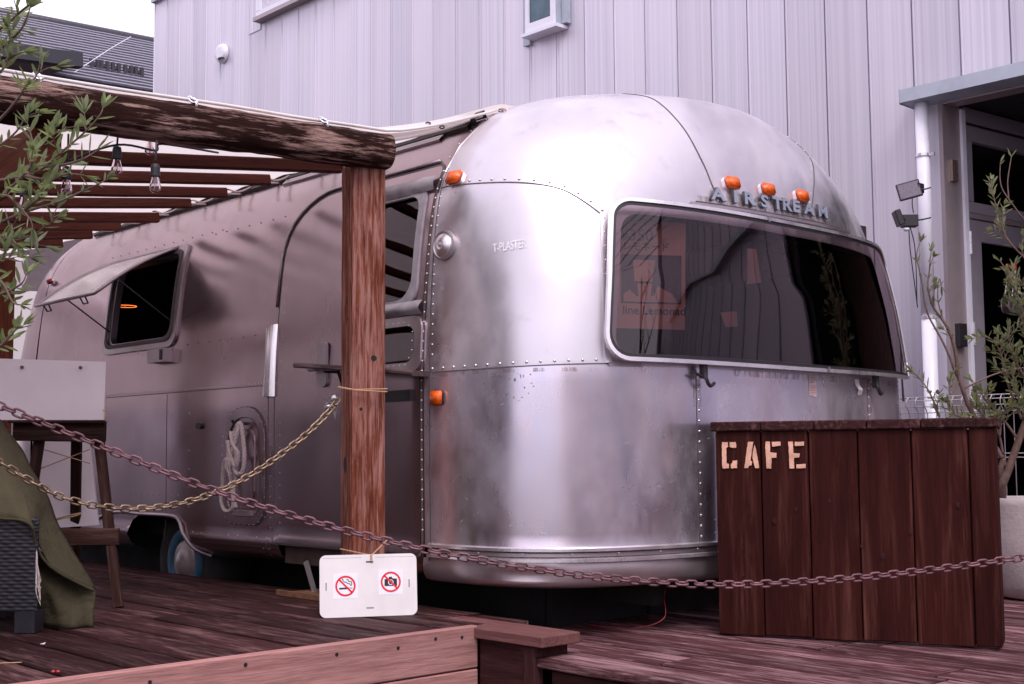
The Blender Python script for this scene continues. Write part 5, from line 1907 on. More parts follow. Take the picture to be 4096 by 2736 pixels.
def pictogram(cx, cy, r, kind):
    st = MB(); h = r * 1.2
    st.prism([(cx - h, cy - h * 1.02), (cx + h, cy - h * 1.02), (cx + h, cy + h), (cx - h, cy + h)], 0, .0006, Msg)
    so_ = st.build('sticker', MT['sticker_white'], sg)
    mb = MB()
    if kind == 'smoke':
        bar(mb, cx - r * .62, cy - r * .25, cx + r * .36, cy - r * .23, r * .17, .0007, .001, Msg)
        for x in (.44, .54, .64):
            bar(mb, cx + r * (x - .02), cy - r * .23, cx + r * (x + .02), cy - r * .23, r * .17, .0007, .001, Msg)
        for pts in ([(-.28, .72), (-.24, .5), (-.1, .38), (.08, .36), (.2, .22), (.42, .2), (.5, .0)], [(.1, .62), (.26, .6), (.3, .42), (.56, .42), (.62, .22), (.6, .0)]):
            for p, q in zip(pts, pts[1:]):
                bar(mb, cx + r * p[0], cy + r * p[1], cx + r * q[0] , cy + r * q[1], r * .075, .0007, .001, Msg)
    else:
        mb.prism([(cx + r * x, cy + r * y) for x, y in ((-.62, -.4), (.62, -.4), (.62, .3), (.16, .34), (.1, .5), (-.16, .5), (-.24, .32), (-.62, .26))], .0007, .001, Msg)
    mb.build('pictogram', MT['sign_black'], so_)
    if kind != 'smoke':
        mb = MB(); annulus(mb, cx, cy - r * .04, r * .2, r * .27, .001, .0012, Msg, 24); mb.build('lens_ring', MT['sticker_white'], so_)
    mb = MB()
    annulus(mb, cx, cy, r * .82, r, .0013, .0016, Msg)
    k = .64
    bar(mb, cx - r * k, cy + r * k, cx + r * k, cy - r * k, r * .17, .0013, .0016, Msg)
    mb.build('prohibition_ring', MT['sign_red'], so_)


pictogram(sw_ * .262, sh_ * .50, .0355, 'smoke')
pictogram(sw_ * .728, sh_ * .545, .0355, 'camera')
tw = Msg @ Vector((sw_ * .53, sh_ * .98, .003))
mb = MB()
for q in ((-3.8043,2.6939,0.2995), (-3.6742,2.8043,0.3307)):
    mb.tube([tw, Vector(q)], .0022, 5)
mb.tube([Msg @ Vector((sw_ * .53, sh_ * .88, .003)), tw], .004, 5)
mb.build('twine', MT['twine'], sg)
tb = MB()
tb.tube([(-3.8116,2.6861,0.8823), (-3.7349,2.7024,0.8686), (-3.6737,2.8048,0.8721)], .0022, 5)
tb.tube([(-3.8116,2.6862,0.8791), (-3.7349,2.7024,0.8670), (-3.6737,2.8048,0.8611)], .0022, 5)
tag(tb.build('twine_band', MT['twine']), 'two turns of jute twine tied round the post', 'twine')

# ================================================================== cafe counter box
bA, bB = Vector((-2.8188,3.5992,0.0000)), Vector((-2.0162,3.9436,0.0000))
bxv = (bB - bA).normalized()
bnv = Vector((bxv.y, -bxv.x, 0))           # outward, to the viewer
BW = (bB - bA).length
BH = .775 * .64 / .68
cf = thing('cafe_counter', tuple((bA + bB) / 2), 'dark brown plank counter stencilled CAFE in front of the trailer nose', 'counter')
seams_ = [0, .186, .375, .563, .762, .968, 1.06]
BH = .708
for i in range(6):
    a = bA + bxv * (BW * seams_[i] + .0022)
    b_ = bA + bxv * (BW * min(seams_[i + 1], 1.06) - .0022)
    c = (a + b_) / 2
    wdt = (b_ - a).length
    off = -.014 + rnd.uniform(-.0015, .0015)
    zb = .004 + .004 * (i % 2)
    board('plank', c + bnv * off + Vector((0, 0, zb)), c + bnv * off + Vector((0, 0, BH)), wdt, .026, MT['box'], cf, up=tuple(bnv), c=.003)
bkp = bA - bnv * .033 + bxv * BW * .525
board('back_panel', bkp + Vector((0, 0, .01)), bkp + Vector((0, 0, BH - .004)), BW * 1.02, .012, MT['riser'], cf, up=tuple(bnv))
eR = bA + bxv * (BW * 1.06 + .001)
board('side_plank', eR - bnv * .105 + Vector((0, 0, .006)) - bxv * .014, eR - bnv * .105 + Vector((0, 0, BH)) - bxv * .014, .15, .026, MT['box'], cf, up=tuple(bxv))
eL = bA
board('side_plank', eL - bnv * .11 + Vector((0, 0, .006)) + bxv * .016, eL - bnv * .11 + Vector((0, 0, BH)) + bxv * .016, .15, .026, MT['box'], cf, up=tuple(bxv))
tops = [-.016, .19, .40, .60, .80, 1.075]
for i in range(5):
    a, b_ = BW * tops[i] + .0015, BW * tops[i + 1] - .0015
    m_ = bA + bxv * (a + b_) / 2 + Vector((0, 0, BH + .0175 + (.001 if i == 4 else 0)))
    board('top_plank', m_ + bnv * .012, m_ - bnv * .205, b_ - a, .033, MT['box_top'], cf, c=.004)
# stencilled word
Mb = axes(bA + bnv * .0012, bxv, (0, 0, 1))
SC_ = .000368
def cz(x, y): return ((x - 1240) * SC_ + .002, BH - (y - 205) * SC_)
ST = {'C': [[(1310, 305), (1365, 308), (1368, 350), (1350, 362), (1350, 505), (1372, 515), (1372, 555), (1312, 556), (1306, 520), (1307, 340)], [(1382, 306), (1440, 306), (1447, 330), (1446, 360), (1408, 360), (1384, 350)], [(1408, 482), (1452, 480), (1450, 553), (1390, 555), (1392, 512), (1406, 505)]],
      'A': [[(1560, 305), (1612, 305), (1604, 345), (1580, 485), (1596, 490), (1590, 525), (1566, 530), (1556, 552), (1520, 553)], [(1624, 330), (1636, 380), (1664, 552), (1622, 553), (1600, 450), (1606, 400)]],
      'F': [[(1728, 303), (1770, 305), (1770, 405), (1830, 412), (1828, 455), (1782, 458), (1776, 558), (1732, 556), (1724, 350)], [(1786, 308), (1870, 306), (1868, 345), (1790, 352)]],
      'E': [[(1942, 306), (1985, 308), (1988, 415), (2046, 418), (2040, 455), (1990, 458), (1992, 556), (1948, 556), (1944, 400)], [(2003, 310), (2088, 308), (2088, 345), (2003, 348)], [(2012, 520), (2098, 515), (2098, 553), (2012, 556)]]}
rs = random.Random(9)
for ch, polys in ST.items():
    mb = MB()
    for pl_ in polys:
        pd = []
        for p, q in zip(pl_, pl_[1:] + pl_[:1]):
            n_ = max(1, int(math.hypot(q[0] - p[0], q[1] - p[1]) / 14))
            for k in range(n_):
                x, y = p[0] + (q[0] - p[0]) * k / n_, p[1] + (q[1] - p[1]) * k / n_
                pd.append(cz(x + rs.uniform(-1.6, 1.6), y + rs.uniform(-1.6, 1.6)))
        mb.prism(pd[::-1], .0018, .0024, Mb)
    mb.build('stencil_letter', MT['cafe_paint'], cf)
for (x, z, r) in ((.22, .40, .010), (.53, .32, .007), (.60, .29, .011), (.42, .47, .006), (.30, .44, .006), (.86, .46, .009), (.70, .37, .008), (.10, .30, .004), (.10, .21, .004)):
    mb = MB(); mb.add([Mb @ Vector((x * BW / .93 + r * .8 * math.cos(a), z + r * 1.2 * math.sin(a), .0017)) for a in [k * math.pi / 6 for k in range(12)]], [tuple(range(12))]); mb.build('knot', MT['riser'], cf)

# ================================================================== chains
def link_mesh(pitch, wire):
    L, w = pitch / 2 + wire, pitch * .34
    pts = []
    st = L - w
    for k in range(9):
        a = -math.pi / 2 + math.pi * k / 8
        pts.append((st + w * math.cos(a), w * math.sin(a), 0))
    for k in range(9):
        a = math.pi / 2 + math.pi * k / 8
        pts.append((-st + w * math.cos(a), w * math.sin(a), 0))
    mb = MB(); mb.tube(pts, wire, 6, True)
    return mesh_of('chain_link', mb.v, mb.f, True)


def chain(name, pts, pitch, wire, mat, label):
    P = spline(pts, 24)
    L = sum((b_ - a).length for a, b_ in zip(P, P[1:]))
    n = int(L / pitch)
    Q = resample(P, n + 1, False)
    root = thing(name, tuple(Q[0]), label, 'chain')
    me = link_mesh(pitch, wire)
    for i in range(n):
        a, b_ = Q[i], Q[i + 1]
        M, _ = frame(a, b_)
        rl_ = R_(16 if i % 2 else 92) + R_(rnd.uniform(-8, 8))
        link('link', me, mat, root, M @ Matrix.Rotation(rl_, 4, 'X'))
    return root


chain('barrier_chain', [(-3.7874,1.2448,0.7403), (-3.8580,1.3744,0.6755), (-3.8787,1.4988,0.6205), (-3.8743,1.5917,0.5624), (-3.8685,1.7005,0.5076), (-3.8608,1.8408,0.4748), (-3.8490,2.0003,0.4696), (-3.8413,2.1700,0.5002), (-3.8369,2.3508,0.5743), (-3.8347,2.5439,0.6945), (-3.8360,2.6599,0.7893), (-3.8433,2.7107,0.8397)], .0275, .0034, MT['chain_gold'], 'brass coloured chain hanging slack from the post to the left edge')
chain('barrier_chain', [(-3.7907,1.2412,0.8891), (-3.5389,1.2915,0.8087), (-3.4897,1.3443,0.7761), (-3.3331,1.5858,0.6560), (-3.1719,1.8323,0.5355), (-3.0062,2.0836,0.4379), (-2.8279,2.3338,0.3598), (-2.6456,2.5882,0.3025), (-2.5021,2.8011,0.2684), (-2.3573,3.0005,0.2512), (-2.2097,3.2031,0.2540), (-2.0769,3.3898,0.2661), (-1.9145,3.6081,0.2910), (-1.7354,3.8592,0.3272)], .0280, .0033, MT['chain_pink'], 'dull pinkish chain sagging low across the front from left to right')
for lab, p in (('steel post holding both chains beyond the left edge', (-3.8126,1.2470,0.8218)), ('steel post holding the pinkish chain beyond the right edge', (-1.7274,3.8678,0.4135))):
    cp = thing('chain_post', (p[0], p[1], -.38), lab, 'post', 'posts that hold the chains')
    top = .95 if p[2] > .5 else .55
    mb = MB(); mb.tube([(p[0], p[1], -.38), (p[0], p[1], top)], .024, 14); mb.lathe([(.024, 0), (.02, .012), (.001, .02)], Matrix.Translation((p[0], p[1], top)), 14); mb.build('shaft', MT['dark_steel'], cp)
    mb = MB(); mb.lathe([(.08, 0), (.08, .012)], Matrix.Translation((p[0], p[1], -.379)), 18); mb.build('base', MT['dark_steel'], cp)
hk = MB(); hk.lathe([(.012, 0), (.012, .004), (.007, .012)], axes((-3.8521,2.7014,0.8430), (.951, -.307, 0), (0, 0, 1)), 12)
hk.tube([(-3.8521,2.7014,0.8430), (-3.8552,2.6980,0.8143), (-3.8518,2.7017,0.7665), (-3.8476,2.7061,0.8143)], .0035, 6)
tag(hk.build('chain_hook', MT['zinc']), 'steel hook on the post holding the brass chain', 'hook')

# ================================================================== rope on the hatch
rp = thing('rope_coil', (-4.95, 2.92, .45), 'pale twisted rope looped on the hatch hook of the trailer side', 'rope')


def twisted(name, pts, r, parent):
    P = spline(pts, 10)
    Q = resample(P, max(12, int(sum((b_ - a).length for a, b_ in zip(P, P[1:])) / .006)), False)
    mb = MB()
    for ph in (0, 2.09, 4.19):
        S = []
        for i, q in enumerate(Q):
            t = (Q[min(i + 1, len(Q) - 1)] - Q[max(i - 1, 0)]).normalized()
            u = t.orthogonal().normalized()
            u = (Vector((0, 1, 0)) - t * t.y)
            u = u.normalized() if u.length > .05 else t.orthogonal().normalized()
            w = t.cross(u)
            a = ph + i * .75
            S.append(q + (u * math.cos(a) + w * math.sin(a)) * r * .5)
        mb.tube(S, r * .58, 5)
    return mb.build(name, MT['rope'], parent, smooth=True)


RP = lambda x, z, o=.04: (x + .07, 2.965 - o, .30 + (z - .30) * .93 + .065)
twisted('loop', [RP(-4.97, .735), RP(-5.02, .66), RP(-5.03, .60, .05), RP(-5.0, .565, .06), RP(-4.96, .62, .07), RP(-4.94, .70, .06), RP(-4.96, .74)], .010, rp)
twisted('loop', [RP(-4.98, .73), RP(-4.93, .735, .05), RP(-4.905, .64, .05), RP(-4.89, .57, .055), RP(-4.905, .51, .06), RP(-4.94, .52, .07), RP(-4.95, .60, .06), RP(-4.99, .70, .05)], .010, rp)
twisted('loop', [RP(-5.0, .70, .06), RP(-4.95, .64, .075), RP(-4.91, .60, .075), RP(-4.93, .54, .075), RP(-4.97, .60, .08), RP(-4.99, .66, .08)], .009, rp)
twisted('loop', [RP(-5.0, .575, .06), RP(-5.06, .57, .05), RP(-5.085, .52, .045), RP(-5.09, .44, .045), RP(-5.09, .38, .05), RP(-5.06, .335, .05), RP(-5.01, .335, .05), RP(-4.985, .37, .05), RP(-5.0, .46, .055), RP(-5.005, .56, .06)], .008, rp)
mb = MB()
for k in range(9):
    x = -4.99 + k * .004
    mb.tube([RP(x, .585, .085), RP(x + rnd.uniform(-.006, .014), .54, .09), RP(x + rnd.uniform(-.004, .02), .49 + rnd.uniform(0, .03), .085)], .0018, 4)
    mb.tube([RP(-4.965 + k * .003, .42, .07), RP(-4.965 + k * .004, .38, .07), RP(-4.97 + k * .006, .345 + rnd.uniform(0, .01), .068)], .0018, 4)
mb.tube([RP(-4.945, .56, .06), RP(-4.955, .42, .066)], .005, 5)
mb.build('frayed_end', MT['rope'], rp)

# ================================================================== fold-down shelf by the door
sh = thing('wall_shelf', (-3.9985,2.9300,0.9668), 'narrow weathered plank shelf on a bracket under the door window', 'shelf')
rough_board('plank', (-4.3026,2.8600,0.9924), (-3.6274,2.9250,0.9295), .10, .020, MT['shelf'], sh, seed=3, amp=.002)
mb = MB(); mb.tube([(-4.0872,2.8800,0.9610), (-4.1603,2.9550,0.9069)], .007, 6); mb.tube([(-4.2049,2.9000,0.9644), (-4.1155,2.9000,0.9581)], .006, 6); mb.build('bracket', MT['dark_steel'], sh)

# ================================================================== easel, boards
ez = thing('wooden_easel', (-4.5633,2.1529,0.0735), 'dark weathered wooden easel standing on the deck beside the olive cloth', 'easel')
def ebar(p0, p1, w, t, seed, nm='leg'): rough_board(nm, p0, p1, w, t, MT['easel'], ez, up=(.732, -.681, 0), seed=seed, amp=.002, c=.003)
ebar((-4.5515,2.2144,0.0724), (-4.7156,2.1996,0.7133), .036, .03, 1)
ebar((-4.7800,1.9103,0.0797), (-4.8502,2.0256,0.7146), .036, .03, 2)
ebar((-5.1073,2.2925,0.1824), (-4.8214,2.1594,0.7146), .036, .03, 3, 'back_leg')
ebar((-4.8696,1.9315,0.7361), (-4.6689,2.2057,0.7311), .078, .034, 4, 'top_rail')
ebar((-4.7910,1.9572,0.3337), (-4.5904,2.2313,0.3320), .064, .03, 5, 'lower_rail')
ebar((-4.8516,1.9068,0.7704), (-4.6433,2.1892,0.7689), .012, .05, 6, 'ledge')
wb = MB()
q = [(-5.0307,1.8318,1.0202), (-4.7190,2.2253,1.0043), (-4.6836,2.2046,0.7734), (-4.9852,1.8221,0.7791)]
wb.add(q + [Vector(p) + Vector((-.012, .010, 0)) for p in q], [(0, 1, 2, 3), (7, 6, 5, 4), (0, 4, 5, 1), (1, 5, 6, 2), (2, 6, 7, 3), (3, 7, 4, 0)])
wbo = thing('white_board', (-4.8126,2.0220,0.7742), 'blank white board resting on the easel ledge', 'board')
wb.build('panel', MT['white_board'], wbo)
for p in ((-4.9108,1.9753,0.9823), (-4.7657,2.1458,0.9797)):
    mb = MB(); mb.lathe([(.007, 0), (.007, .004)], axes(Vector(p) + Vector((.004, -.004, 0)), (.68, .73, 0), (0, 0, 1)), 8); mb.build('screw', MT['rust'], wbo)
mb = MB(); mb.tube(spline([(-4.6769,2.1971,0.8134), (-4.6498,2.1969,0.7993), (-4.6483,2.1985,0.7758), (-4.6573,2.1888,0.7659)], 5), .0025, 5); mb.build('twine', MT['twine'], wbo)
wp = MB()
wpo = thing('display_panel', (-5.0279,2.2310,0.3569), 'white panel leaning behind the legs of the easel', 'panel')
q = [(-5.1449,2.1348,0.6977), (-5.0541,2.3203,0.6933), (-4.9486,2.3162,0.3596), (-5.0411,2.1289,0.3488)]
wp.add(q + [Vector(p) + Vector((-.012, .010, 0)) for p in q], [(0, 1, 2, 3), (7, 6, 5, 4), (0, 4, 5, 1), (1, 5, 6, 2), (2, 6, 7, 3), (3, 7, 4, 0)])
wp.build('sheet', MT['white_board'], wpo)
for q0, q1 in (((-4.9089,2.0653,0.6645), (-4.7179,2.1677,0.6093)), ((-4.9193,2.0542,0.5882), (-4.7378,2.1757,0.6630))):
    mb = MB(); mb.tube([q0, q1], .002, 4); mb.build('twine', MT['twine'], ez)
mb = MB(); mb.tube(spline([(-4.8754,2.1013,0.3935), (-4.8101,2.1421,0.4108), (-4.7549,2.1574,0.4186), (-4.7714,2.1250,0.4059), (-4.8329,2.0882,0.3921)], 5), .003, 4)
mb.build('twine', MT['twine'], ez)

# ================================================================== wicker armchair under the cloth
ch0 = Vector((-4.0725,1.7040,0.0735))
rtv, fhv = Vector((.6815, .7318, 0)), Vector((-.7318, .6815, 0))
ac = thing('wicker_armchair', tuple(ch0 - rtv * .3), 'dark wicker armchair at the left edge half covered by the olive cloth', 'armchair')
def weave(name, o, ux, uy, w, h, nrm, nr):
    rows = []
    nc = int(w / .0065)
    for i in range(nr * 4 + 1):
        v = i / (nr * 4)
        r_ = i / 4
        row = []
        for j in range(nc + 1):
            u = j / nc
            ph = (int(r_) % 2) * .5
            dd = .0035 * abs(math.sin(math.pi * r_)) * (.55 + .45 * math.sin(2 * math.pi * (u * w / .042 + ph)))
            row.append(o + ux * (u * w) + uy * (v * h) + nrm * dd)
        rows.append(row)
    mb = MB(); mb.grid(rows); return mb.build(name, MT['wicker'], ac, smooth=True)
z0 = Vector((0, 0, .07))
weave('front_panel', ch0 - rtv * .62 + z0, rtv, Vector((0, 0, 1)), .62, .295, -fhv, 25)
sdv = (fhv * .88 - rtv * .47).normalized()
weave('side_panel', ch0 + z0, sdv, Vector((0, 0, 1)), .45, .295, rtv, 25)
for p in (ch0 - rtv * .035 + fhv * .03, ch0 - rtv * .585 + fhv * .03, ch0 - rtv * .28 + fhv * .42, ch0 - rtv * .60 + fhv * .42):
    mb = MB(); mb.box(p + Vector((0, 0, .036)), (.066, .066, .068), Matrix.Rotation(R_(43), 3, 'Z')); mb.build('leg', MT['wicker'], ac)
mb = MB(); M_ = Matrix.Rotation(R_(47.06), 3, 'Z')
mb.box(ch0 - rtv * .42 + fhv * .24 + Vector((0, 0, .28)), (.36, .40, .28), M_); mb.build('seat', MT['wicker'], ac)
mb = MB(); mb.box(ch0 - rtv * .56 + fhv * .44 + Vector((0, 0, .52)), (.5, .09, .34), M_); mb.build('backrest', MT['wicker'], ac)
mb = MB(); mb.box(ch0 - rtv * .20 + fhv * .26 + Vector((0, 0, .445)), (.07, .3, .03), M_); mb.build('armrest', MT['wicker'], ac)

bk = thing('olive_cloth', (-4.1244,1.8232,0.0735), 'heavy olive green cloth draped over the wicker armchair down to the deck', 'cloth')
def drape(name, A_, B_, nv, bulge, seed, fold=.012):
    A_, B_ = spline(A_, 8), spline(B_, 8)
    rows = []
    for j in range(nv + 1):
        v = j / nv
        row = []
        for i, (a, b_) in enumerate(zip(A_, B_)):
            p = a.lerp(b_, v) + Vector((.5, -.45, .1)) * bulge * math.sin(math.pi * v)
            p += Vector((.73, -.68, 0)) * fold * noise.noise(Vector((i * .13 + seed, v * 1.6, 0)))
            row.append(p)
        rows.append(row)
    mb = MB(); mb.grid(rows); o = mb.build(name, MT['blanket'], bk, smooth=True)
    sm = o.modifiers.new('thickness', 'SOLIDIFY'); sm.thickness = .004
    return rows
drape('upper_fall', [(-4.6185,1.7169,0.8267), (-4.5584,1.7815,0.7329), (-4.5188,1.8386,0.6318), (-4.4800,1.8803,0.5309), (-4.4335,1.9156,0.4156), (-4.3392,1.9435,0.2967), (-4.1933,1.9533,0.1905)],
      [(-4.1952,1.5699,0.4472), (-4.1371,1.6176,0.4403), (-4.0888,1.6547,0.4348), (-4.0656,1.6797,0.4124), (-4.0923,1.7097,0.3402), (-4.0927,1.7679,0.2708), (-4.0818,1.8970,0.1942)], 14, .05, 1, .035)
drape('lower_fall', [(-4.2169,1.7226,0.3733), (-4.2107,1.7879,0.3054), (-4.2045,1.8386,0.2664), (-4.1736,1.8865,0.2289), (-4.1150,1.9201,0.1915)],
      [(-4.2196,1.7343,0.0760), (-4.1637,1.7885,0.0760), (-4.0960,1.8107,0.0760), (-4.1004,1.8645,0.0760), (-4.0801,1.8989,0.0760)], 12, .03, 5, .04)
mb = MB()
hemP = spline([(-4.1901,1.5680,0.4461), (-4.1321,1.6156,0.4391), (-4.0838,1.6527,0.4337), (-4.0606,1.6777,0.4113), (-4.0873,1.7077,0.3391), (-4.0878,1.7659,0.2698), (-4.0760,1.8959,0.1933)], 8)
mb.tube(hemP, .005, 6); mb.build('hem', MT['blanket'], bk, smooth=True)
mb = MB()
wr = random.Random(2)
for k in range(13):
    x0 = 84 + wr.uniform(-4, 4)
    s = wr.uniform(0, 1)
    p = Vector((-4.0348,1.6834,0.3212)) + rtv * wr.uniform(-.003, .003) + Vector((0, 0, wr.uniform(-.02, .02)))
    q = Vector((-4.0216,1.6829,0.2398)) + rtv * wr.uniform(-.005, .005) + Vector((0, 0, wr.uniform(-.03, .05)))
    e = Vector((-4.0146,1.6904,0.1620)) + rtv * wr.uniform(-.002, .002) + Vector((0, 0, wr.uniform(0, .09)))
    mb.tube(spline([p, q, e], 3), .0007, 3)
tag(mb.build('frayed_tassel', MT['rope']), 'white frayed wisp of fibre hanging beside the wicker chair', 'tassel')
# litter on the planks
for lab, p, col, w in (('small white paper scrap on the deck near the chair leg', (-3.8211,1.6157,0.0745), 'sign', .012), ('orange dry twig on the deck at lower left', (-3.5439,1.4083,0.0745), 'twine', .02), ('two small dark berries on the deck at lower left', (-3.3061,1.4312,0.0765), 'red_lens', .006)):
    mb = MB(); p = Vector(p)
    if 'paper' in lab: mb.add([p + Vector((-w, 0, 0)), p + Vector((w, .004, .001)), p + Vector((.004, w, .006)), p + Vector((-.004, w * .7, .002))], [(0, 1, 2, 3)])
    elif 'twig' in lab: mb.tube([p + rtv * -.03, p + rtv * .03 + Vector((0, 0, .002))], .0016, 5); mb.tube([p + rtv * .005, p + rtv * .03 + fhv * .015], .0014, 5)
    else:
        for d in (0, .013): mb.lathe([(.001, -.004), (.005, -.002), (.006, .001), (.003, .005)], Matrix.Translation(p + rtv * d), 10)
    tag(mb.build('litter', MT[col]), lab, 'litter')

# ================================================================== wire fence
fn = thing('wire_fence', (-2.4, 5.95, -.38), 'white wire mesh fence between the trailer and the building', 'fence')
FY = 5.95
for z, dy in ((.905, 0), (.885, -.028), (.855, -.028), (.825, 0), (.62, 0), (.60, 0), (.30, 0), (.28, 0), (0.0, 0)):
    mb = MB(); mb.tube([(-3.62, FY + dy, z), (-1.0, FY + dy, z)], .0026, 5); mb.build('wire', MT['pvc_wire'], fn)
x = -3.60
vw = MB(); vw.tube([(0, 0, -.38), (0, 0, .82), (0, -.012, .84), (0, -.03, .856), (0, -.03, .884), (0, -.012, .904), (0, .008, .905), (0, .012, .895)], .0026, 5)
vwm = mesh_of('wire', vw.v, vw.f, True)
while x < -1.0:
    link('wire', vwm, MT['pvc_wire'], fn, Matrix.Translation((x, FY - .003, 0)))
    x += .05

# ================================================================== pot and olive trees
pc_ = Vector((-2.5285,5.4147,0.0000))
ptt = thing('concrete_pot', (pc_.x, pc_.y, .002), 'large round concrete planter at the right edge behind the counter', 'planter')
Mt = Matrix.Translation((pc_.x, pc_.y, .002))
mb = MB(); mb.lathe([(.10, 0), (.15, .012), (.175, .06), (.192, .16), (.198, .27), (.200, .40), (.199, .425), (.190, .430), (.182, .425), (.180, .37)], Mt, 48, False); mb.build('vessel', MT['pot'], ptt, smooth=True)
mb = MB(); mb.lathe([(.001, .392), (.10, .39), (.181, .385)], Mt, 32, False); mb.build('soil', MT['soil'], ptt)


def leaf(mb, p, d, n, L, W):
    d = d.normalized()
    s = d.cross(n)
    if s.length < 1e-4: s = d.orthogonal()
    s.normalize()
    n = s.cross(d)
    c = d * L
    k = n * (L * .06)
    v = [p, p + c * .22 + s * W * .36, p + c * .55 + s * W * .5 - k * .4, p + c * .85 + s * W * .28 - k, p + c - k * 1.6, p + c * .85 - s * W * .28 - k, p + c * .55 - s * W * .5 - k * .4, p + c * .22 - s * W * .36, p + c * .5 - k * 1.0 + n * -W * .1]
    mb.add(v, [(0, 1, 8), (1, 2, 8), (2, 3, 8), (3, 4, 8), (4, 5, 8), (5, 6, 8), (6, 7, 8), (7, 0, 8)])


def twigs(mbb, mbl, pts, r0, r1, rng, L=.042, W=.011, start=.35, pitch=.02, tipn=5, side=0.0):
    """branch with opposite leaf pairs over its outer part, and short leafy side shoots"""
    P = spline(pts, 7)
    n = len(P)
    P = [p + Vector((noise.noise(p * 9), noise.noise(p * 9 + Vector((5, 0, 0))), noise.noise(p * 9 + Vector((0, 5, 0))))) * .006 for p in P]
    mbb.tube(P, [r0 + (r1 - r0) * i / (n - 1) for i in range(n)], 6)
    ds = [0]
    for a, b_ in zip(P, P[1:]): ds.append(ds[-1] + (b_ - a).length)
    T = ds[-1]
    s = T * start
    while s < T:
        i = max(j for j in range(n) if ds[j] <= s)
        i = min(i, n - 2)
        p = P[i].lerp(P[i + 1], (s - ds[i]) / max(ds[i + 1] - ds[i], 1e-6))
        t = (P[i + 1] - P[i]).normalized()
        a0 = rng.uniform(0, 6.28)
        for q in (0, math.pi):
            if rng.random() < .12: continue
            u = t.orthogonal().normalized()
            w = t.cross(u)
            o = u * math.cos(a0 + q) + w * math.sin(a0 + q)
            d = t * rng.uniform(.5, 1.0) + o * rng.uniform(.5, .9) + Vector((0, 0, .25))
            leaf(mbl, p, d, (t + Vector((0, 0, .6)) + o * -.4), L * rng.uniform(.5, 1.22), W * rng.uniform(.75, 1.2))
        if side and rng.random() < side:
            u = t.orthogonal().normalized()
            w = t.cross(u)
            a1 = rng.uniform(0, 6.28)
            o = u * math.cos(a1) + w * math.sin(a1)
            q1 = p + (t * .5 + o * .8 + Vector((0, 0, .35))).normalized() * rng.uniform(.04, .09)
            twigs(mbb, mbl, [p, p.lerp(q1, .5) + Vector((0, 0, .004)), q1], r1, r1 * .6, rng, L, W, .25, pitch, 4, 0)
        s += pitch * rng.uniform(.7, 1.3)
    t = (P[-1] - P[-2]).normalized()
    for k in range(tipn):
        u = t.orthogonal().normalized()
        w = t.cross(u)
        a = rng.uniform(0, 6.28)
        leaf(mbl, P[-1], t + (u * math.cos(a) + w * math.sin(a)) * rng.uniform(.15, .6), Vector((0, 0, 1)) + u * .3, L * rng.uniform(.7, 1.1), W)


def dd_(lst): return [Vector(p) for p in lst]


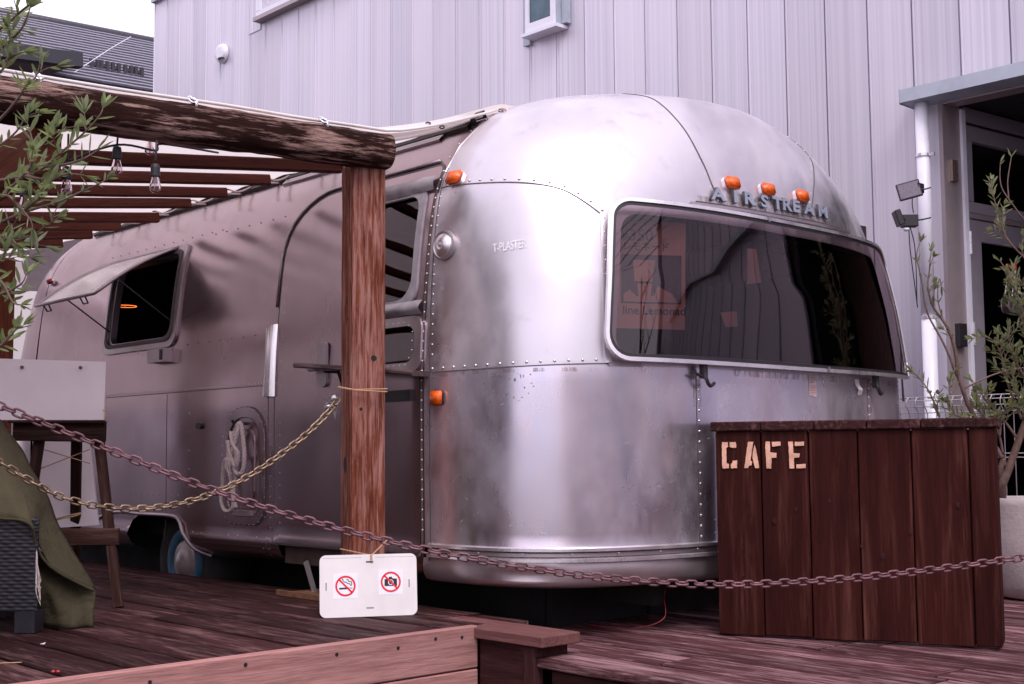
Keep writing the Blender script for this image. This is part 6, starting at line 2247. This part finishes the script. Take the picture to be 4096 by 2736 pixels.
rl = random.Random(12)
tb_, lf_ = MB(), MB()
BRL = [
    [(-3.2895,1.1631,1.3329), (-3.1484,1.1973,1.3260), (-3.0644,1.2288,1.3232), (-3.0002,1.2537,1.3399), (-2.9476,1.2662,1.3627), (-2.8918,1.2967,1.4096), (-2.8505,1.3117,1.4456), (-2.8444,1.3183,1.4646)],
    [(-3.2207,1.1636,1.2002), (-3.1261,1.1918,1.2125), (-3.0714,1.2212,1.2301), (-2.9750,1.2807,1.2558), (-2.9129,1.3180,1.2790), (-2.8715,1.3479,1.3011)],
    [(-3.1634,1.1518,1.2456), (-3.0768,1.1714,1.2633), (-3.0098,1.1700,1.2782), (-2.9706,1.1827,1.3074), (-2.9416,1.1992,1.3428), (-2.9496,1.1906,1.3976), (-2.9557,1.1841,1.4208)],
    [(-3.2721,1.1818,1.2203), (-3.1760,1.2116,1.1931), (-3.1220,1.2256,1.1766), (-3.0729,1.2490,1.1794), (-3.0331,1.2624,1.1973), (-2.9899,1.2794,1.2149)],
    [(-3.1659,1.1491,1.0076), (-3.0725,1.1761,1.0319), (-3.0354,1.1865,1.0376), (-2.9858,1.1957,1.0470), (-2.9792,1.2029,1.0699)],
    [(-3.1636,1.1516,0.8898), (-3.0701,1.1786,0.9053), (-3.0388,1.1829,0.9149), (-2.9937,1.1873,0.9369)],
    [(-3.1791,1.1349,1.6642), (-3.0849,1.1627,1.6889), (-3.0255,1.1825,1.7121), (-2.9822,1.1996,1.7329), (-2.9726,1.2099,1.7599)],
    [(-3.1632,1.1520,1.6084), (-3.0697,1.1791,1.6548), (-3.0170,1.1916,1.6826), (-2.9849,1.1968,1.7188)],
    [(-3.2034,1.1822,1.4554), (-3.1210,1.1974,1.4851), (-3.0866,1.2049,1.5059), (-3.0341,1.2172,1.5429), (-3.0214,1.2309,1.5635), (-3.0160,1.2367,1.5896)],
    [(-3.1736,1.1409,1.3878), (-3.0895,1.1725,1.3993), (-3.0410,1.1952,1.4264), (-3.0173,1.2060,1.4646)],
    [(-3.0644,1.2288,1.3232), (-2.9884,1.2516,1.3075), (-2.9332,1.2816,1.3134), (-2.9074,1.3093,1.3110)],
    [(-3.0002,1.2537,1.3399), (-2.9504,1.2778,1.3371), (-2.8930,1.2954,1.3459), (-2.8705,1.3195,1.3669)],
    [(-3.0714,1.2212,1.2301), (-3.0161,1.2219,1.2436), (-2.9697,1.2424,1.2712), (-2.9434,1.2414,1.2934)],
    [(-3.1683,1.1465,1.1262), (-3.0884,1.1736,1.1516), (-3.0506,1.1849,1.1640), (-3.0260,1.1967,1.1463)],
    [(-3.1604,1.1550,1.0937), (-3.0840,1.1784,1.1088), (-3.0558,1.1793,1.1375)],
    [(-3.1769,1.1373,1.5531), (-3.0831,1.1647,1.5925), (-3.0415,1.1799,1.6078), (-3.0158,1.1929,1.6131)],
    [(-3.1758,1.1385,1.4978), (-3.0998,1.1613,1.5628), (-3.0628,1.1718,1.5893), (-3.0590,1.1758,1.6219)],
    [(-3.0644,1.2288,1.3232), (-3.0138,1.2390,1.3746), (-2.9704,1.2416,1.4014), (-2.9426,1.2422,1.4197)],
    [(-3.1563,1.1594,1.2564), (-3.0395,1.1674,1.2613), (-2.9977,1.1830,1.2359), (-2.9759,1.2064,1.2041), (-2.9699,1.2129,1.1830)],
    [(-3.1595,1.1560,1.0506), (-3.0731,1.1754,1.0648), (-3.0206,1.1877,1.0079), (-2.9849,1.1967,0.9949)],
]
st_ = [.3, .45, .3, .35, .2, .2, .25, .25, .55, .3, .15, .15, .4, .3, .3, .3, .3, .3, .3, .4]
for pts, s0 in zip(BRL, st_):
    thin = pts is BRL[1]
    twigs(tb_, lf_, dd_(pts), .0045, .0014, rl, .048 if not thin else .03, .0125, s0, .027 if not thin else .05, 5, .20 if not thin else .05)
tb0 = Vector((-3.4653,0.9743,0.8009))
olv = thing('olive_tree', (tb0.x, tb0.y, -.38), 'leafy olive tree reaching into the left edge of the picture', 'tree')
trk = MB()
tk = spline([(tb0.x, tb0.y, -.38), (tb0.x + .03, tb0.y - .02, .3), (tb0.x - .02, tb0.y + .03, .9), (tb0.x + .02, tb0.y, 1.5), (tb0.x, tb0.y + .02, 2.1)], 8)
trk.tube(tk, [.055 - .035 * i / (len(tk) - 1) for i in range(len(tk))], 12)
for pts in BRL[:10] + BRL[13:17] + BRL[18:]:
    e = Vector(pts[0])
    zz = max(.4, min(2.05, e.z - .18))
    j = min(range(len(tk)), key=lambda q: abs(tk[q].z - zz))
    trk.tube(spline([tk[j], tk[j].lerp(e, .5) + Vector((0, 0, .03)), e], 5), [.014 - .009 * k / 10 for k in range(11)], 6)
trk.build('trunk', MT['bark'], olv, smooth=True)
tb_.build('branches', MT['twig'], olv, smooth=True)
lf_.build('crown', MT['leaf'], olv, smooth=True, kind='stuff')

rl = random.Random(31)
tb_, lf_ = MB(), MB()
BRR = [
    ([(-2.5651,5.2427,0.6012), (-2.6107,5.1496,0.7219), (-2.6275,5.0729,0.8281), (-2.6340,5.0219,0.9280), (-2.6331,4.9789,1.0655), (-2.6444,4.9374,1.1593), (-2.6785,4.9007,1.2385), (-2.6902,4.8881,1.3195), (-2.6830,4.8959,1.4135), (-2.6753,4.9042,1.4744)], .012, .55, .055, .45),
    ([(-2.6340,5.0219,0.9280), (-2.6493,4.9761,1.0133), (-2.6696,4.9397,1.1008), (-2.7066,4.8999,1.2206), (-2.7175,4.8882,1.3370), (-2.7288,4.8761,1.4446), (-2.7185,4.8872,1.5095)], .006, .75, .09, .2),
    ([(-2.6297,5.0412,0.8954), (-2.5558,5.1206,0.9480), (-2.4950,5.1858,0.9731), (-2.4371,5.2480,0.9835)], .005, .9, .1, 0),
    ([(-2.4358,5.3081,1.1366), (-2.4567,5.2563,1.1908), (-2.4637,5.2194,1.2836), (-2.4841,5.1682,1.3910), (-2.4993,5.1518,1.4321)], .006, .3, .028, .6),
    ([(-2.4244,5.3203,1.3985), (-2.4493,5.2642,1.4504), (-2.4799,5.2020,1.5171), (-2.5017,5.1786,1.5980), (-2.5087,5.1565,1.6789), (-2.5201,5.1442,1.7712)], .005, .35, .028, .4),
    ([(-2.4233,5.3215,1.5682), (-2.4446,5.2693,1.6159), (-2.4750,5.2073,1.6955), (-2.4972,5.1835,1.7636), (-2.4984,5.1822,1.8601)], .004, .97, .2, 0),
    ([(-2.4774,5.2048,1.7012), (-2.4780,5.2041,1.7691), (-2.4686,5.2142,1.8352), (-2.4646,5.2185,1.8881)], .003, .98, .2, 0),
    ([(-2.4959,5.2729,0.7669), (-2.5248,5.2125,0.9349), (-2.5265,5.1813,1.0356), (-2.5392,5.1530,1.0887), (-2.5563,5.1200,1.1158)], .006, .45, .022, .7),
    ([(-2.5106,5.2571,0.6931), (-2.5491,5.1865,0.7855), (-2.5732,5.1312,0.8404), (-2.5873,5.1014,0.8862)], .006, .3, .018, .7),
    ([(-2.5599,5.2336,0.6198), (-2.5666,5.1970,0.7214), (-2.5848,5.1481,0.7674), (-2.6163,5.0849,0.8225)], .006, .35, .02, .6),
    ([(-2.6107,5.1496,0.7219), (-2.6816,4.9855,0.7220), (-2.7084,4.9273,0.8405), (-2.7195,4.9007,0.8932), (-2.7456,4.8727,0.9483), (-2.7589,4.8584,0.9631)], .005, .45, .03, .3),
    ([(-2.4523,5.3197,0.8776), (-2.4810,5.2596,0.9697), (-2.4963,5.2137,1.0798), (-2.4972,5.1982,1.1531)], .006, .25, .018, .7),
    ([(-2.4577,5.3140,0.6926), (-2.4789,5.2619,0.8217), (-2.4927,5.2177,0.8949), (-2.4898,5.2061,0.9681)], .006, .25, .018, .7),
    ([(-2.4470,5.3255,1.0637), (-2.4641,5.2777,1.1182), (-2.4675,5.2447,1.2095), (-2.4525,5.2461,1.2642)], .006, .25, .02, .7),
    ([(-2.6340,5.0219,0.9280), (-2.6530,4.9722,0.8670), (-2.6489,4.9765,0.9309), (-2.6306,4.9815,0.9667)], .003, .5, .03, .3),
    ([(-2.6107,5.1496,0.7219), (-2.6341,5.0659,0.7675), (-2.6550,5.0140,0.7857), (-2.6713,4.9818,0.8313)], .004, .4, .022, .4),
    ([(-2.4416,5.3313,1.2508), (-2.4583,5.2839,1.3238), (-2.4734,5.2384,1.3589), (-2.4873,5.2088,1.3297)], .005, .3, .022, .5),
    ([(-2.4493,5.2642,1.4504), (-2.4522,5.2464,1.4977), (-2.4400,5.2449,1.5429)], .003, .3, .03, .2),
    ([(-2.5610,5.2030,0.6937), (-2.5365,5.2000,0.7854), (-2.5010,5.2087,0.8213), (-2.4716,5.2256,0.8115)], .005, .25, .018, .6),
    ([(-2.6444,4.9374,1.1593), (-2.6631,4.9173,1.2585), (-2.6584,4.9224,1.3505), (-2.6516,4.9297,1.3228)], .003, .4, .05, .2),
]
for pts, r0, s0, pit, sd in BRR:
    twigs(tb_, lf_, dd_(pts), r0, .0016, rl, .044, .0125, s0, pit, 4 if s0 < .9 else 1, sd)
olr = thing('potted_olive_tree', (pc_.x, pc_.y, .39), 'sparse young olive tree growing from the concrete pot at right', 'tree')
trk = MB()
tk = spline([(pc_.x - .085, pc_.y - .09, .37), (-2.5784,5.2430,0.4718), (-2.5512,5.2576,0.5549), (-2.5141,5.2827,0.6748), (-2.4711,5.3142,0.8224), (-2.4460,5.3411,0.9897), (-2.4387,5.3344,1.1758), (-2.4302,5.3288,1.3999), (-2.4233,5.3215,1.5682)], 6)
trk.tube(tk, [.020 - .014 * i / (len(tk) - 1) for i in range(len(tk))], 10)
tk2 = spline([(pc_.x - .09, pc_.y - .085, .38), (-2.5869,5.2486,0.5178), (-2.5651,5.2427,0.6012)], 6)
trk.tube(tk2, .012, 8)
trk.build('trunk', MT['bark'], olr, smooth=True)
tb_.build('branches', MT['twig'], olr, smooth=True)
lf_.build('crown', MT['leaf_r'], olr, smooth=True, kind='stuff')

# ================================================================== unseen yard behind the camera; house, garage and shed added for the light
MT['dark_render'] = flat('brown_render', (.075, .05, .05), .85, 0, .2, 2)
MT['dark_roof'] = flat('yard_roof', (.04, .035, .045), .7)
MT['yard_pane'] = flat('yard_pane', (.05, .05, .06), .12)
MT['shed_board'] = wood('yard_cladding', (.40, .36, .40), (.52, .47, .52), (.6, .55, .6), .3, .3, .8)
yh = thing('sky_block_house', (-14, -4.5, -.38), 'unseen dark rendered house added across the yard to block sky light', 'house')  # added out of view: blocks the sky, darkens trailer side and deck
bx('wall', (-14.4, -9, -.38), (-2.9, -4.2, 5.2), MT['dark_render'], yh)
rf = MB()
rf.add([(-14.8, -3.7, 5.15), (-2.5, -3.7, 5.15), (-2.5, -6.6, 6.9), (-14.8, -6.6, 6.9), (-2.5, -9.5, 5.15), (-14.8, -9.5, 5.15)], [(0, 1, 2, 3), (3, 2, 4, 5), (1, 4, 2), (0, 3, 5), (0, 5, 4, 1)])
rf.build('roof', MT['dark_roof'], yh)
for x in (-12.6, -8.5, -5):
    w_ = bx('window', (x - .7, -4.25, 1.0), (x + .7, -4.18, 2.3), MT['pvc'], yh)
    bx('pane', (x - .62, -4.175, 1.08), (x + .62, -4.16, 2.22), MT['yard_pane'], w_)
yg = thing('reflection_garage', (-21, -5, -.38), 'unseen low garage added beyond a sky gap for reflections on the trailer side', 'garage')  # added out of view: the gap beside it gives a bright reflected patch
bx('wall', (-30, -9, -.38), (-16.6, -4.4, 3.4), MT['dark_render'], yg)
bx('roof', (-30.3, -9.3, 3.42), (-16.3, -4.1, 3.6), MT['dark_roof'], yg)
bx('shutter', (-21.5, -4.395, -.3), (-18.0, -4.36, 2.3), MT['pvc'], yg)
ys = thing('reflection_shed', (6, 2.5, -.38), 'unseen pale boarded shed added for the trailer nose and window to reflect', 'shed')  # added out of view: its tone sets the reflections on nose and window
bx('wall', (5.0, -2.6, -.38), (9, 6.2, 2.5), MT['shed_board'], ys)
bx('roof', (4.7, -2.9, 2.52), (9.3, 6.5, 2.62), MT['dark_roof'], ys)
for y in (.2, 3.2):
    w_ = bx('window', (4.95, y - .6, .9), (4.998, y + .6, 2.1), MT['pvc'], ys)
    bx('pane', (4.93, y - .52, .98), (4.948, y + .52, 2.02), MT['yard_pane'], w_)
# bare tree in the yard, mirrored in the dark front window
yt = thing('yard_tree', (2.6, 4.9, -.38), 'bare forked tree in the yard mirrored in the dark front window', 'tree')
mb = MB()
tk = spline([(2.6, 4.9, -.38), (2.55, 4.95, .6), (2.7, 4.9, 1.4), (2.5, 4.8, 2.4), (2.6, 4.7, 3.4)], 6)
mb.tube(tk, [.11 - .08 * i / (len(tk) - 1) for i in range(len(tk))], 10)
ry = random.Random(4)
for z in (.7, 1.0, 1.4, 1.7, 2.0, 2.3, 2.6, 2.9):
    j = min(range(len(tk)), key=lambda q: abs(tk[q].z - z))
    a = ry.uniform(0, 6.28)
    e = tk[j] + Vector((math.cos(a) * .8, math.sin(a) * .8, .7))
    lm = spline([tk[j], tk[j].lerp(e, .5) + Vector((0, 0, -.08)), e], 5)
    mb.tube(lm, [.035 - .027 * k / (len(lm) - 1) for k in range(len(lm))], 6)
    for q in range(4):
        s = lm[3 + 2 * q if 3 + 2 * q < len(lm) else -1]
        b_ = ry.uniform(0, 6.28)
        mb.tube([s, s + Vector((math.cos(b_) * .35, math.sin(b_) * .35, .35))], [.010, .003], 5)
mb.build('trunk', MT['bark'], yt, smooth=True)
# overhead wires crossing the yard
up_ = thing('utility_pole', (3.4, -1.2, -.38), 'utility pole with sagging wires across the yard', 'pole')
mb = MB(); mb.tube([(3.4, -1.2, -.38), (3.4, -1.2, 6.5)], .11, 12); mb.build('mast', MT['reveal'], up_)
for k in range(6):
    mb = MB(); mb.tube(spline([(3.4, -1.2, 6.2 - k * .12), (3.0, 2.5, 4.9 - k * .17), (2.8 + .1 * k, 6.5, 5.6 - k * .2)], 8), .012, 5); mb.build('wire', MT['black'], up_)
